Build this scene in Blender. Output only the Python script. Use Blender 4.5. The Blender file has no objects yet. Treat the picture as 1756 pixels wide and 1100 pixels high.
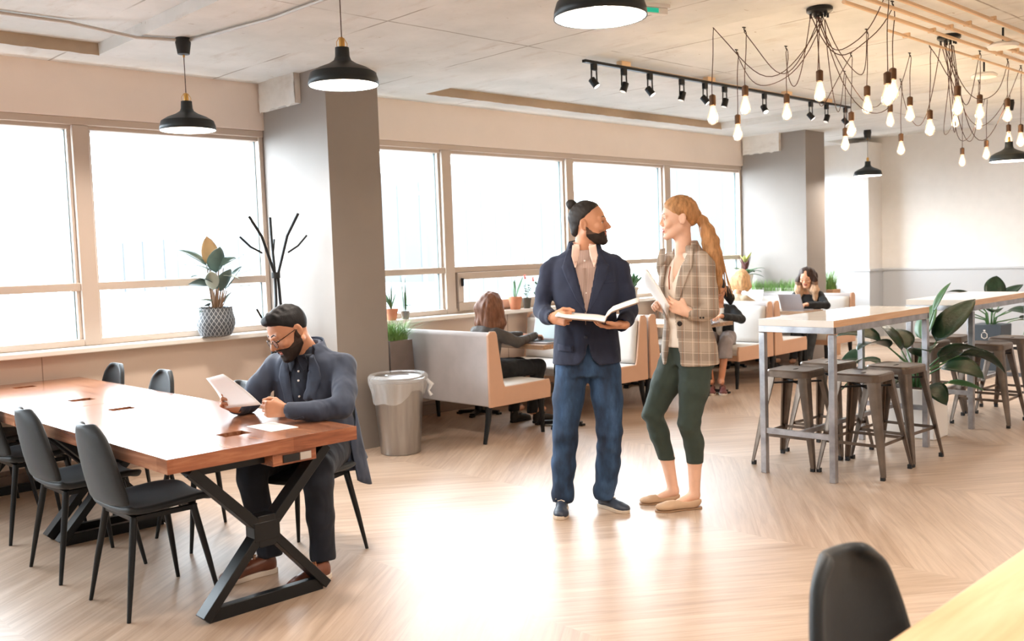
import bpy, bmesh, math, random
import numpy as np
from mathutils import Vector, Matrix
from mathutils.bvhtree import BVHTree

random.seed(7)
sc = bpy.context.scene
COL = sc.collection
PI = math.pi

# ------------------------------------------------------------------ camera
cam_d = bpy.data.cameras.new('camera'); cam = bpy.data.objects.new('camera', cam_d); COL.objects.link(cam)
YAW, PITCH, ROLL, FPX = 0.769137, 0.0669956, -0.0347266, 1639.57
_f = Vector((math.sin(YAW)*math.cos(PITCH), math.cos(YAW)*math.cos(PITCH), -math.sin(PITCH)))
_r = Vector((math.cos(YAW), -math.sin(YAW), 0)); _u = _r.cross(_f)
_r2 = _r*math.cos(ROLL)+_u*math.sin(ROLL); _u2 = _u*math.cos(ROLL)-_r*math.sin(ROLL)
cam.matrix_world = Matrix(((_r2.x, _u2.x, -_f.x, 0), (_r2.y, _u2.y, -_f.y, 0), (_r2.z, _u2.z, -_f.z, 1.5), (0, 0, 0, 1)))
cam_d.sensor_width = 36; cam_d.lens = FPX/1756*36; cam_d.clip_start = .05; cam_d.clip_end = 600
cam_d.dof.use_dof = True; cam_d.dof.focus_distance = 5.3; cam_d.dof.aperture_fstop = 3.5
sc.camera = cam

# ------------------------------------------------------------------ view and world
sc.view_settings.view_transform = 'Standard'; sc.view_settings.look = 'None'
sc.view_settings.exposure = 0.12; sc.view_settings.gamma = 1.0; sc.view_settings.use_curve_mapping = False
W = bpy.data.worlds.new('overcast_sky'); sc.world = W; W.use_nodes = True
W.node_tree.nodes['Background'].inputs[0].default_value = (.83, .915, 1, 1)
W.node_tree.nodes['Background'].inputs[1].default_value = 22.0
sc.cycles.max_bounces = 9; sc.cycles.diffuse_bounces = 6; sc.cycles.glossy_bounces = 4
sc.cycles.transmission_bounces = 6; sc.cycles.transparent_max_bounces = 12
sc.cycles.caustics_reflective = False; sc.cycles.caustics_refractive = False
sc.cycles.sample_clamp_indirect = 8; sc.cycles.use_denoising = True

def light(name, kind, loc, energy, color, size=.3, size_y=None, rot=(0, 0, 0), parent=None, portal=False, shape=None, spread=None):
    l = bpy.data.lights.new(name, kind); o = bpy.data.objects.new(name, l); COL.objects.link(o)
    l.energy = energy; l.color = color; o.location = loc; o.rotation_euler = rot
    if kind == 'AREA':
        l.shape = shape or ('RECTANGLE' if size_y else 'DISK'); l.size = size
        if size_y: l.size_y = size_y
        if spread: l.spread = spread
        if portal: l.cycles.is_portal = True
    if kind in ('POINT', 'SPOT'): l.shadow_soft_size = size
    if parent: o.parent = parent
    return o
# window openings guide the sky light into the room
light('window_portal', 'AREA', (1.0, 7.42, 1.8), 1, (1, 1, 1), 6.4, 1.75, (-PI/2, 0, 0), portal=True)
light('window_portal', 'AREA', (8.05, 7.42, 1.8), 1, (1, 1, 1), 6.8, 1.75, (-PI/2, 0, 0), portal=True)
light('window_portal', 'AREA', (12.8, 7.42, 1.8), 1, (1, 1, 1), 1.7, 1.75, (-PI/2, 0, 0), portal=True)

# ------------------------------------------------------------------ materials
def srgb(h):
    h = h.lstrip('#'); c = [int(h[i:i+2], 16)/255 for i in (0, 2, 4)]
    return tuple(x/12.92 if x <= .04045 else ((x+.055)/1.055)**2.4 for x in c)+(1,)
class NT:
    def __init__(s, name):
        s.m = bpy.data.materials.new(name); s.m.use_nodes = True; s.t = s.m.node_tree
        s.b = s.t.nodes['Principled BSDF']; s.out = s.t.nodes['Material Output']
    def n(s, kind, **kw):
        x = s.t.nodes.new('ShaderNode'+kind)
        for k, v in kw.items():
            if k.startswith('i_'): x.inputs[int(k[2:]) if k[2:].isdigit() else k[2:]].default_value = v
            else: setattr(x, k, v)
        return x
    def l(s, a, b): s.t.links.new(a, b)
    def math(s, op, a, b=None, c=None):
        x = s.t.nodes.new('ShaderNodeMath'); x.operation = op
        for i, v in enumerate((a, b, c)):
            if v is None: continue
            if isinstance(v, (int, float)): x.inputs[i].default_value = v
            else: s.l(v, x.inputs[i])
        return x.outputs[0]
    def mix(s, fac, a, b, mode='MIX'):
        x = s.n('MixRGB', blend_type=mode)
        for i, v in enumerate((fac, a, b)):
            if isinstance(v, (int, float)): x.inputs[i].default_value = v
            elif isinstance(v, tuple): x.inputs[i].default_value = v
            else: s.l(v, x.inputs[i])
        return x.outputs[0]
    def co(s, scale=(1, 1, 1), kind='Object', rot=(0, 0, 0)):
        t = s.n('TexCoord'); m = s.n('Mapping'); m.inputs['Scale'].default_value = scale; m.inputs['Rotation'].default_value = rot
        s.l(t.outputs[kind], m.inputs[0]); return m.outputs[0]
    def noise(s, vec, scale=5, detail=4, rough=.55, dist=0):
        x = s.n('TexNoise'); x.inputs['Scale'].default_value = scale; x.inputs['Detail'].default_value = detail
        x.inputs['Roughness'].default_value = rough; x.inputs['Distortion'].default_value = dist; s.l(vec, x.inputs['Vector']); return x.outputs[0]
    def ramp(s, v, stops):
        r = s.n('ValToRGB'); e = r.color_ramp.elements
        while len(e) < len(stops): e.new(.5)
        for k, (p, c) in zip(e, stops): k.position = p; k.color = c if isinstance(c, tuple) else (c, c, c, 1)
        s.l(v, r.inputs[0]); return r.outputs[0]
    def bump(s, h, strength=.3, dist=.01):
        b = s.n('Bump'); b.inputs['Strength'].default_value = strength; b.inputs['Distance'].default_value = dist
        s.l(h, b.inputs['Height']); s.l(b.outputs[0], s.b.inputs['Normal'])
def mat(name, col, rough=.6, metal=0, var=.0, vscale=8, wrinkle=0, bump=0, bscale=60, bdist=.003, stretch=(1, 1, 1), spec=None, sheen=0, emis=None, trans=0, coat=0, alpha=1):
    t = NT(name); c = srgb(col) if isinstance(col, str) else col
    b = t.b; b.inputs['Base Color'].default_value = c; b.inputs['Roughness'].default_value = rough; b.inputs['Metallic'].default_value = metal
    if spec is not None: b.inputs['Specular IOR Level'].default_value = spec
    if sheen: b.inputs['Sheen Weight'].default_value = sheen; b.inputs['Sheen Roughness'].default_value = .5
    if trans: b.inputs['Transmission Weight'].default_value = trans
    if coat: b.inputs['Coat Weight'].default_value = coat
    if alpha < 1: b.inputs['Alpha'].default_value = alpha
    if emis: b.inputs['Emission Color'].default_value = srgb(emis[0]); b.inputs['Emission Strength'].default_value = emis[1]
    if var:
        n = t.noise(t.co(stretch), vscale)
        d = tuple(x*(1-var) for x in c[:3])+(1,); u = tuple(min(1, x*(1+var)) for x in c[:3])+(1,)
        t.l(t.ramp(n, [(.3, d), (.7, u)]), b.inputs['Base Color'])
    if wrinkle:
        n = t.noise(t.co((1, 1, .6)), 8, 2, .45, .35); n2 = t.noise(t.co(), 350, 2); b1 = t.n('Bump'); b1.inputs['Strength'].default_value = wrinkle; b1.inputs['Distance'].default_value = .06; t.l(n, b1.inputs['Height'])
        b2 = t.n('Bump'); b2.inputs['Strength'].default_value = .25; b2.inputs['Distance'].default_value = .001; t.l(n2, b2.inputs['Height']); t.l(b1.outputs[0], b2.inputs['Normal']); t.l(b2.outputs[0], b.inputs['Normal'])
    elif bump: t.bump(t.noise(t.co(stretch), bscale, 3), bump, bdist)
    return t.m

def concrete(name, c0, c1, seams=False):
    t = NT(name); v = t.co(); n1 = t.noise(v, 1.3, 8, .62); n2 = t.noise(t.co((1, .25, 1)), 6, 6, .7)
    c = t.ramp(n1, [(.3, srgb(c0)), (.68, srgb(c1))])
    c = t.mix(t.math('MULTIPLY', t.ramp(n2, [(.56, 0.), (.72, 1.)]), .35), c, srgb('#a99684'))
    h = n2
    if seams:
        # formwork joints every 1.2 m along x and 2.4 m along y, plus small pits
        s = t.n('SeparateXYZ'); t.l(v, s.inputs[0]); wob = t.math('MULTIPLY', t.noise(v, 2.2, 3), .03)
        fx = t.math('ABSOLUTE', t.math('SUBTRACT', t.math('FRACT', t.math('DIVIDE', t.math('ADD', s.outputs[0], wob), 1.25)), .5))
        fy = t.math('ABSOLUTE', t.math('SUBTRACT', t.math('FRACT', t.math('DIVIDE', t.math('ADD', s.outputs[1], wob), 2.45)), .5))
        ln = t.math('MAXIMUM', t.math('GREATER_THAN', fx, .494), t.math('GREATER_THAN', fy, .497))
        gate = t.ramp(t.noise(v, 1.7, 3), [(.42, 0.), (.55, 1.)])
        c = t.mix(t.math('MULTIPLY', ln, t.math('MULTIPLY', gate, .6)), c, srgb('#6f6258'))
        pit = t.ramp(t.noise(t.co((1, 3, 1)), 9, 3, .6), [(.70, 0.), (.73, 1.)])
        c = t.mix(t.math('MULTIPLY', pit, .55), c, srgb('#8a7462'))
    t.l(c, t.b.inputs['Base Color']); t.b.inputs['Roughness'].default_value = .85; t.bump(h, .35, .01); return t.m

def floor_mat():
    t = NT('light_oak_chevron_vinyl'); v = t.co(); s = t.n('SeparateXYZ'); t.l(v, s.inputs[0])
    x, y = s.outputs[0], s.outputs[1]
    Wd = 1.55
    fx = t.math('PINGPONG', t.math('ADD', x, .35), Wd)
    q = t.math('ADD', y, t.math('MULTIPLY', fx, .75))                 # crosses the planks
    row = t.math('FLOOR', t.math('DIVIDE', q, .20))
    band = t.math('FLOOR', t.math('DIVIDE', t.math('ADD', x, .35), Wd))
    idn = t.math('ADD', t.math('MULTIPLY', row, 7.31), t.math('MULTIPLY', band, 3.77))
    cmb = t.n('CombineXYZ'); t.l(idn, cmb.inputs[0])
    wn = t.n('TexWhiteNoise', noise_dimensions='3D'); t.l(cmb.outputs[0], wn.inputs['Vector'])
    g = t.n('CombineXYZ'); t.l(t.math('MULTIPLY', t.math('SUBTRACT', fx, t.math('MULTIPLY', y, .75)), .9), g.inputs[0]); t.l(t.math('MULTIPLY', q, 14), g.inputs[1]); t.l(idn, g.inputs[2])
    gr = t.noise(g.outputs[0], 1.6, 7, .62, .6)
    base = t.ramp(gr, [(.28, srgb('#977e69')), (.5, srgb('#b49c87')), (.72, srgb('#c9b4a1'))])
    c = t.mix(.22, base, t.mix(wn.outputs[0], srgb('#91765f'), srgb('#d2bfad')))
    seam = t.math('GREATER_THAN', t.math('ABSOLUTE', t.math('SUBTRACT', t.math('FRACT', t.math('DIVIDE', q, .20)), .5)), .492)
    c = t.mix(t.math('MULTIPLY', seam, .35), c, srgb('#8a6a52'))
    t.l(c, t.b.inputs['Base Color']); t.l(t.ramp(gr, [(.3, .34), (.7, .42)]), t.b.inputs['Roughness'])
    t.b.inputs['Specular IOR Level'].default_value = .55; t.bump(gr, .06, .002); return t.m

def wood(name, cols, scale=1.0, rough=.35, board=.12, along=1, spec=.5):
    t = NT(name); v = t.co(); s = t.n('SeparateXYZ'); t.l(v, s.inputs[0])
    a = s.outputs[1 if along == 1 else 0]; b = s.outputs[0 if along == 1 else 1]
    row = t.math('FLOOR', t.math('DIVIDE', b, board)); g = t.n('CombineXYZ')
    t.l(t.math('ADD', t.math('MULTIPLY', a, 1.2*scale), t.math('MULTIPLY', row, 3.7)), g.inputs[0]); t.l(t.math('MULTIPLY', b, 18*scale), g.inputs[1]); t.l(t.math('MULTIPLY', s.outputs[2], 18*scale), g.inputs[2])
    gr = t.noise(g.outputs[0], 1.5, 6, .6, 1.2)
    c = t.ramp(gr, [(.3, srgb(cols[0])), (.5, srgb(cols[1])), (.7, srgb(cols[2]))])
    seg = t.math('FLOOR', t.math('ADD', t.math('DIVIDE', a, .55), t.math('MULTIPLY', row, .37)))
    cm = t.n('CombineXYZ'); t.l(row, cm.inputs[0]); t.l(seg, cm.inputs[1]); wn = t.n('TexWhiteNoise', noise_dimensions='3D'); t.l(cm.outputs[0], wn.inputs['Vector'])
    c = t.mix(.28, c, t.mix(wn.outputs[0], srgb(cols[0]), srgb(cols[2])))
    t.l(c, t.b.inputs['Base Color']); t.b.inputs['Roughness'].default_value = rough; t.b.inputs['Specular IOR Level'].default_value = spec; return t.m

def glass_mat():
    t = NT('window_glass'); t.t.nodes.remove(t.b); tr = t.n('BsdfTransparent'); gl = t.n('BsdfGlossy'); gl.inputs['Roughness'].default_value = .02
    tr.inputs[0].default_value = (.97, .985, .98, 1); lw = t.n("LayerWeight"); fr = t.n("Math", operation="MULTIPLY_ADD"); pw = t.n("Math", operation="POWER"); t.l(lw.outputs["Facing"], pw.inputs[0]); pw.inputs[1].default_value = 5; t.l(pw.outputs[0], fr.inputs[0]); fr.inputs[1].default_value = .5; fr.inputs[2].default_value = .03; lw.inputs[0].default_value = .5; mx = t.n("MixShader")
    t.l(fr.outputs[0], mx.inputs[0]); t.l(tr.outputs[0], mx.inputs[1]); t.l(gl.outputs[0], mx.inputs[2]); t.l(mx.outputs[0], t.out.inputs[0]); return t.m
def film_mat(name, col, mixf=.35):
    t = NT(name); t.t.nodes.remove(t.b); tr = t.n('BsdfTransparent'); gl = t.n('BsdfPrincipled'); gl.inputs['Base Color'].default_value = col; gl.inputs['Roughness'].default_value = .25
    mx = t.n('MixShader'); mx.inputs[0].default_value = mixf; t.l(tr.outputs[0], mx.inputs[1]); t.l(gl.outputs[0], mx.inputs[2]); t.l(mx.outputs[0], t.out.inputs[0])
    b = t.n('Bump'); b.inputs['Strength'].default_value = .5; b.inputs['Distance'].default_value = .02; t.l(t.noise(t.co((1, 1, .4)), 25, 3), b.inputs['Height']); t.l(b.outputs[0], gl.inputs['Normal']); return t.m
def emit(name, col, s):
    t = NT(name); t.t.nodes.remove(t.b); e = t.n('Emission'); e.inputs[0].default_value = srgb(col); e.inputs[1].default_value = s; t.l(e.outputs[0], t.out.inputs[0]); return t.m

# ------------------------------------------------------------------ object tree helpers
def tag(o, label=None, cat=None, group=None, kind=None):
    if label: o['label'] = label
    if cat: o['category'] = cat
    if group: o['group'] = group
    if kind: o['kind'] = kind
    return o
def empty(name, loc, rz=0, label=None, cat=None, group=None):
    o = bpy.data.objects.new(name, None); COL.objects.link(o); o.location = loc; o.rotation_euler = (0, 0, rz); o.empty_display_size = .1
    return tag(o, label, cat, group)
def kids(o): return [c for c in bpy.data.objects if c.parent == o]
def copy_tree(o, parent=None):
    c = o.copy(); COL.objects.link(c); c.parent = parent
    for ch in kids(o): copy_tree(ch, c)
    return c
def place(proto, loc, rz, label, first, group=None, scale=None):
    o = proto if first else copy_tree(proto)
    o.location = loc; o.rotation_euler = (0, 0, rz); o['label'] = label
    if group: o['group'] = group
    if scale: o.scale = (scale,)*3
    return o

class MB:
    def __init__(s): s.v = []; s.f = []; s.mi = []
    def add(s, vs, fs, mi=0):
        b = len(s.v); s.v += [tuple(p) for p in vs]; s.f += [tuple(b+i for i in f) for f in fs]; s.mi += [mi]*len(fs); return s
    def box(s, c, d, rz=0, R=None, mi=0, top=(1, 1)):
        x, y, z = d[0]/2, d[1]/2, d[2]/2; tx, ty = top
        vs = [Vector(p) for p in ((-x, -y, -z), (x, -y, -z), (x, y, -z), (-x, y, -z), (-x*tx, -y*ty, z), (x*tx, -y*ty, z), (x*tx, y*ty, z), (-x*tx, y*ty, z))]
        R = R or Matrix.Rotation(rz, 3, 'Z'); c = Vector(c)
        return s.add([R @ v+c for v in vs], [(0, 3, 2, 1), (4, 5, 6, 7), (0, 1, 5, 4), (1, 2, 6, 5), (2, 3, 7, 6), (3, 0, 4, 7)], mi)
    def bb(s, lo, hi, mi=0): return s.box([(a+b)/2 for a, b in zip(lo, hi)], [b-a for a, b in zip(lo, hi)], mi=mi)
    def bar(s, a, b, w, h, mi=0, up=(0, 0, 1)):
        a, b = Vector(a), Vector(b); z = (b-a); L = z.length; z.normalize(); x = Vector(up).cross(z)
        if x.length < 1e-4: x = Vector((1, 0, 0))
        x.normalize(); y = z.cross(x); R = Matrix((x, y, z)).transposed()
        return s.box((a+b)/2, (w, h, L), R=R, mi=mi)
    def tube(s, pts, r, n=8, cap=True, mi=0, flat=1.0):
        P = [Vector(p) for p in pts]; m = len(P); rr = r if isinstance(r, (list, tuple)) else [r]*m
        T = [(P[min(i+1, m-1)]-P[max(i-1, 0)]).normalized() for i in range(m)]
        u = T[0].orthogonal().normalized(); vs = []; fs = []
        for i in range(m):
            u = (u-T[i]*u.dot(T[i]));
            if u.length < 1e-6: u = T[i].orthogonal()
            u.normalize(); w = T[i].cross(u)
            for k in range(n):
                a = 2*PI*k/n; vs.append(P[i]+u*math.cos(a)*rr[i]+w*math.sin(a)*rr[i]*flat)
        for i in range(m-1):
            for k in range(n): k2 = (k+1) % n; fs.append((i*n+k, i*n+k2, (i+1)*n+k2, (i+1)*n+k))
        if cap: fs.append(tuple(range(n-1, -1, -1))); fs.append(tuple((m-1)*n+k for k in range(n)))
        return s.add(vs, fs, mi)
    def lathe(s, prof, n=24, c=(0, 0, 0), mi=0, cap0=False, cap1=False):
        vs = []; fs = []; c = Vector(c)
        for r, z in prof:
            for k in range(n): a = 2*PI*k/n; vs.append(c+Vector((r*math.cos(a), r*math.sin(a), z)))
        for i in range(len(prof)-1):
            for k in range(n): k2 = (k+1) % n; fs.append((i*n+k, i*n+k2, (i+1)*n+k2, (i+1)*n+k))
        if cap0: fs.append(tuple(range(n-1, -1, -1)))
        if cap1: fs.append(tuple((len(prof)-1)*n+k for k in range(n)))
        return s.add(vs, fs, mi)
    def grid(s, fn, nu, nv, mi=0, flip=False):
        vs = [fn(i/nu, j/nv) for j in range(nv+1) for i in range(nu+1)]
        fs = [(j*(nu+1)+i, j*(nu+1)+i+1, (j+1)*(nu+1)+i+1, (j+1)*(nu+1)+i) for j in range(nv) for i in range(nu)]
        if flip: fs = [f[::-1] for f in fs]
        return s.add(vs, fs, mi)
    def ring(s, secs, cap=True, mi=0):
        n = len(secs[0]); vs = [p for q in secs for p in q]; fs = []
        for i in range(len(secs)-1):
            for k in range(n): k2 = (k+1) % n; fs.append((i*n+k, i*n+k2, (i+1)*n+k2, (i+1)*n+k))
        if cap: fs.append(tuple(range(n-1, -1, -1))); fs.append(tuple((len(secs)-1)*n+k for k in range(n)))
        return s.add(vs, fs, mi)
    def build(s, name, m, parent=None, bevel=0, seg=2, solid=0, sub=0, smooth=True, ang=40, loc=None, off=0):
        me = bpy.data.meshes.new(name); me.from_pydata(s.v, [], s.f); ms = m if isinstance(m, (list, tuple)) else [m]
        for x in ms: me.materials.append(x)
        if len(ms) > 1: me.polygons.foreach_set('material_index', s.mi)
        if smooth:
            me.polygons.foreach_set('use_smooth', [True]*len(me.polygons)); me.set_sharp_from_angle(angle=math.radians(ang))
        o = bpy.data.objects.new(name, me); COL.objects.link(o); o.parent = parent
        if loc: o.location = loc
        if solid: q = o.modifiers.new('thickness', 'SOLIDIFY'); q.thickness = solid; q.offset = off
        if sub: q = o.modifiers.new('smooth', 'SUBSURF'); q.levels = sub; q.render_levels = sub
        if bevel: q = o.modifiers.new('edge', 'BEVEL'); q.width = bevel; q.segments = seg; q.limit_method = 'ANGLE'; q.angle_limit = math.radians(35)
        return o
def struct(name, mb, m, **kw): return tag(mb.build(name, m, **kw), kind='structure')
def thing(name, mb, m, label, cat, group=None, **kw): return tag(mb.build(name, m, **kw), label, cat, group)
# ------------------------------------------------------------------ palette
M = dict(
    floor=floor_mat(), ceil=concrete('raw_concrete_slab', '#d3d6d5', '#ebecec', True), lip=concrete('rough_concrete_edge', '#a8957f', '#c2ad95'),
    wall=mat('warm_white_wall_paint', '#ede1d7', .8, var=.03, vscale=2), apron=mat('beige_window_apron', '#dccabb', .6), white=mat('white_wall_paint', '#e9e7e4', .75, var=.02),
    greywall=mat('pale_grey_wainscot', '#bfc3c8', .6), pillar=mat('grey_pillar_paint', '#8f8781', .6, var=.04, vscale=2), frame=mat('taupe_window_frame', '#c4b5a8', .45, .1),
    sill=mat('white_sill', '#eeebe6', .35), glass=glass_mat(), dark=mat('black_metal', '#121518', .38, .3), blackm=mat('matte_black_enamel', '#1c2326', .45, .2),
    black=mat('black_plastic', '#0d0e10', .5), steel=mat('brushed_steel', '#a8a5a2', .3, .95, var=.2, vscale=5, stretch=(3, 3, .15)), raw=mat('raw_galvanised_steel', '#a6a5a8', .34, .8, var=.3, vscale=10),
    gun=mat('gunmetal', '#6e6157', .36, .85, var=.25, vscale=7), conduit=mat('galvanised_conduit', '#bdb6af', .4, .3), conduitw=mat('painted_conduit', '#dfc09c', .5),
    brass=mat('brass', '#c79a55', .3, .9), bronze=mat('aged_bronze_socket', '#5f4634', .45, .7), cord=mat('brown_fabric_cord', '#4a2f27', .7), cordb=mat('black_cord', '#1a1512', .6),
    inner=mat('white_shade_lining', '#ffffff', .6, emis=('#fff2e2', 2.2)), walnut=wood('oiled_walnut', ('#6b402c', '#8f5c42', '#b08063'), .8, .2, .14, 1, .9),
    edge=wood('walnut_end_grain', ('#6a3b28', '#95583c', '#b57a58'), 1.6, .3, .16, 0), blond=wood('blond_maple', ('#d8ad80', '#e6c195', '#efd2ac'), .7, .3, .2, 0),
    marble=mat('pale_stone_top', '#e9e4dd', .06, var=.04, vscale=6), btop=wood('pale_oak_veneer', ('#cf9f74', '#dcb188', '#e6c29c'), .7, .2, .3, 0),
    chair=mat('charcoal_wool_upholstery', '#1a1f23', .55, var=.1, vscale=30, bump=.2, bscale=250, sheen=.08, spec=.45), sofaF=mat('pale_grey_linen', '#d9d4cf', .85, var=.04, vscale=4, bump=.25, bscale=400, sheen=.2),
    sofaL=mat('peach_leather_piping_panel', '#cda58b', .6, var=.05, vscale=5), sofaB=mat('grey_velour_back', '#b1abab', .8, var=.10, vscale=3.5, bump=.2, bscale=300, sheen=.4),
    paper=mat('white_paper', '#f2efec', .8), laptop=mat('aluminium_laptop', '#a9a4a8', .35, .5), screen=mat('pale_laptop_screen', '#b9cdd2', .2, emis=('#b8ccd2', .25)), key=mat('dark_keys', '#222428', .5),
    terra=mat('terracotta', '#d18a68', .8, var=.08, vscale=12), soil=mat('potting_soil', '#3a2b20', .95, bump=.8, bscale=60), leaf=mat('green_leaf', '#41683f', .45, var=.25, vscale=14),
    leafd=mat('dark_glossy_leaf', '#17301e', .3, var=.45, vscale=16, bump=.4, bscale=45, bdist=.006), leafr=mat('rubber_plant_leaf', '#4c5f59', .3, var=.2, vscale=10), leafu=mat('tan_leaf_underside', '#a98b62', .55, var=.1),
    leafw=mat('pale_leaf_edge', '#b8c4bb', .5), grass=mat('artificial_grass_blade', '#86ad63', .55, var=.3, vscale=12), stem=mat('brown_plant_stem', '#7a5d46', .7), wpot=mat('white_planter', '#e9e6e2', .5),
)
# ------------------------------------------------------------------ shell
YW = 7.2; X0, X1 = -4.5, 14.1; YB = -5.0
struct('floor', MB().bb((X0-.2, YB-.2, -.1), (X1+.4, YW+.5, 0)), M['floor'])
# ceiling slab with two shallow recessed bays (raised 8 cm) and a drop strip along the windows
c = MB(); c.bb((X0-.2, YB-.2, 3.08), (X1+.4, YW+.5, 3.3)); struct('ceiling', c, M['ceil'])
c = MB(); c.bb((X0, 6.83, 3.0), (X1+.3, YW+.1, 3.081)); c.bb((2.69, YB, 3.0), (5.61, 6.829, 3.081)); c.bb((10.36, YB, 3.0), (13.0, 6.829, 3.081)); struct('trim_1', c, M['ceil'])
# crumbling lips of the bays
for i, (xa, xb) in enumerate(((-3, 2.69), (5.61, 10.36))):
    m = MB(); rnd = random.Random(i)
    n = int((xb-xa)/.05)
    def lip(u, v, xa=xa, xb=xb, rnd=rnd): return (xa+(xb-xa)*u, 6.825-.004*rnd.random()-.012*v, 2.992+.088*(1-v)+.006*rnd.random())
    m.grid(lip, n, 3); struct('trim_%d' % (i+2), m, M['lip'])
struct('wall_back', MB().bb((X0, YB-.2, 0), (X1+.3, YB, 3.08)), M['white'])
struct('wall_left', MB().bb((X0-.2, YB, 0), (X0, YW+.3, 3.08)), M['white'])
m = MB(); m.bb((X1, YB, 1.115), (X1+.2, YW+.3, 3.08)); m.bb((13.66, 6.48, 1.115), (X1, YW, 3.0)); struct('wall_right', m, M['white'])
m = MB(); m.bb((X1-.012, YB, .1), (X1+.2, YW+.3, 1.10)); m.bb((13.648, 6.468, .1), (X1, YW, 1.10)); struct('wainscot_right' if 0 else 'trim_4', m, M['greywall'])
m = MB(); m.bb((X1-.03, YB, 1.095), (X1+.01, 6.46, 1.125)); m.bb((13.63, 6.45, 1.095), (X1, YW, 1.125)); struct('trim_5', m, M['greywall'], bevel=.004)
m = MB(); m.bb((X1-.02, YB, 0), (X1+.2, YW+.3, .1)); m.bb((13.64, 6.46, 0), (X1, YW, .1)); struct('baseboard_right', m, M['wpot'], bevel=.003)
# window wall: header and apron, per window bay
HD, SL, MR = 2.62, .95, 1.385
m = MB(); m.bb((X0, YW, HD), (X1+.3, YW+.3, 3.0)); struct('wall_front', m, M['wall'])
m = MB(); m.bb((X0, YW, .13), (X1+.3, YW+.3, SL-.03)); struct('trim_6', m, M['apron'])
m = MB()
for x in (2.3, 5.0, 6.9, 8.7): m.bb((x, YW-.002, .14), (x+.006, YW+.01, SL-.03))
struct('trim_7', m, mat('apron_joint', '#a58f7e', .8))
m = MB(); m.bb((X0, YW-.035, 0), (X1, YW+.05, .10)); m.bb((X0, YW-.02, .10), (X1, YW+.05, .13)); struct('baseboard_front', m, mat('grey_brown_baseboard', '#8c7768', .5), bevel=.004)
# pillars with broken concrete corbels
def pillar(n, xa, xb):
    ya = 6.27; struct('trim_%d' % n, MB().bb((xa, ya, 0), (xb, YW+.3, 3.05)), M['pillar'])
    m = MB(); rnd = random.Random(n)
    def blk(u, v):
        y = 6.62+(7.17-6.62)*u; z = 2.76+.25*v; j = .012*rnd.random()
        return (xa-.05-j+.03*math.sin(u*9)*.3, y, z+.012*math.sin(u*23))
    m.grid(blk, 14, 8, flip=True); m.bb((xa-.05, 6.62, 2.765), (xa+.01, 7.17, 3.0))
    struct('trim_%d' % (n+1), m, concrete('broken_white_concrete', '#c9c4bd', '#efece8'))
pillar(8, 4.17, 4.66); pillar(10, 11.45, 11.95)
# windows
def window(n, x0, x1, mulls, low_open=False):
    r = empty('window_%d' % n, ((x0+x1)/2, YW+.12, SL)); tag(r, kind='structure'); ox, oy, oz = r.location
    f = MB(); A = lambda lo, hi: f.bb((lo[0]-ox, lo[1]-oy, lo[2]-oz), (hi[0]-ox, hi[1]-oy, hi[2]-oz))
    A((x0, YW+.02, HD-.055), (x1, YW+.2, HD)); A((x0, YW+.05, HD-.085), (x1, YW+.2, HD-.05)); A((x0, YW+.03, SL), (x1, YW+.2, SL+.05))
    A((x0, YW+.04, MR-.03), (x1, YW+.18, MR+.03)); A((x0, YW+.03, SL), (x0+.04, YW+.2, HD)); A((x1-.04, YW+.03, SL), (x1, YW+.2, HD))
    for mx in mulls:
        A((mx-.06, YW+.021, SL+.001), (mx+.06, YW+.19, HD-.056)); A((mx-.085, YW+.06, SL+.002), (mx+.085, YW+.17, HD-.057))
    f.build('window_frame', M['frame'], r, bevel=.006)
    edges = [x0]+mulls+[x1]
    for a, b in zip(edges[:-1], edges[1:]):
        for z0, z1 in ((SL+.05, MR-.03), (MR+.03, HD-.08)):
            g = MB(); g.bb((a+.02-ox, YW+.125-oy, z0-oz), (b-.02-ox, YW+.133-oy, z1-oz)); g.build('pane', M['glass'], r, smooth=False)
            g = MB()
            for q in (a+.085 if a in mulls else a+.04, b-.085 if b in mulls else b-.04):
                g.bb((q-.006-ox, YW+.10-oy, z0-oz), (q+.006-ox, YW+.122-oy, z1-oz))
            g.build('gasket', M['dark'] if 0 else mat('dark_teal_gasket', '#53686b', .5), r)
    if low_open:                                                # inner sash of the openable lower light with its catch
        a, b = mulls[0]+.085, mulls[1]-.085; s = MB(); B = lambda lo, hi: s.bb((lo[0]-ox, lo[1]-oy, lo[2]-oz), (hi[0]-ox, hi[1]-oy, hi[2]-oz))
        B((a, YW+.01, MR-.10), (b, YW+.1, MR-.03)); B((a, YW+.01, SL+.02), (b, YW+.1, SL+.11)); B((a, YW+.01, SL+.11), (a+.07, YW+.1, MR-.10)); B((b-.07, YW+.01, SL+.11), (b, YW+.1, MR-.10))
        sa = s.build('sash', M['frame'], r, bevel=.005)
        h = MB(); h.bar((a+.035-ox, YW-.012-oy, 1.22-oz), (a+.035-ox, YW-.012-oy, 1.30-oz), .02, .02); h.build('catch', M['dark'], sa)
    return r
window(1, -3.6, 4.17, [-1.1, .75, 2.68]); window(2, 4.66, 11.45, [6.17, 7.97, 9.77], True); window(3, 11.95, 13.66, [])
struct('wall_left_return' if 0 else 'trim_12', MB().bb((X0, YW, .95), (-3.6, YW+.3, HD)), M['wall'])
m = MB(); m.bb((X0, YW-.14, SL-.04), (4.17, YW+.06, SL)); m.bb((4.66, YW-.14, SL-.04), (11.45, YW+.06, SL)); m.bb((11.95, YW-.1, SL-.04), (13.66, YW+.06, SL)); struct('trim_13', m, M['sill'], bevel=.008)

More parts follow.
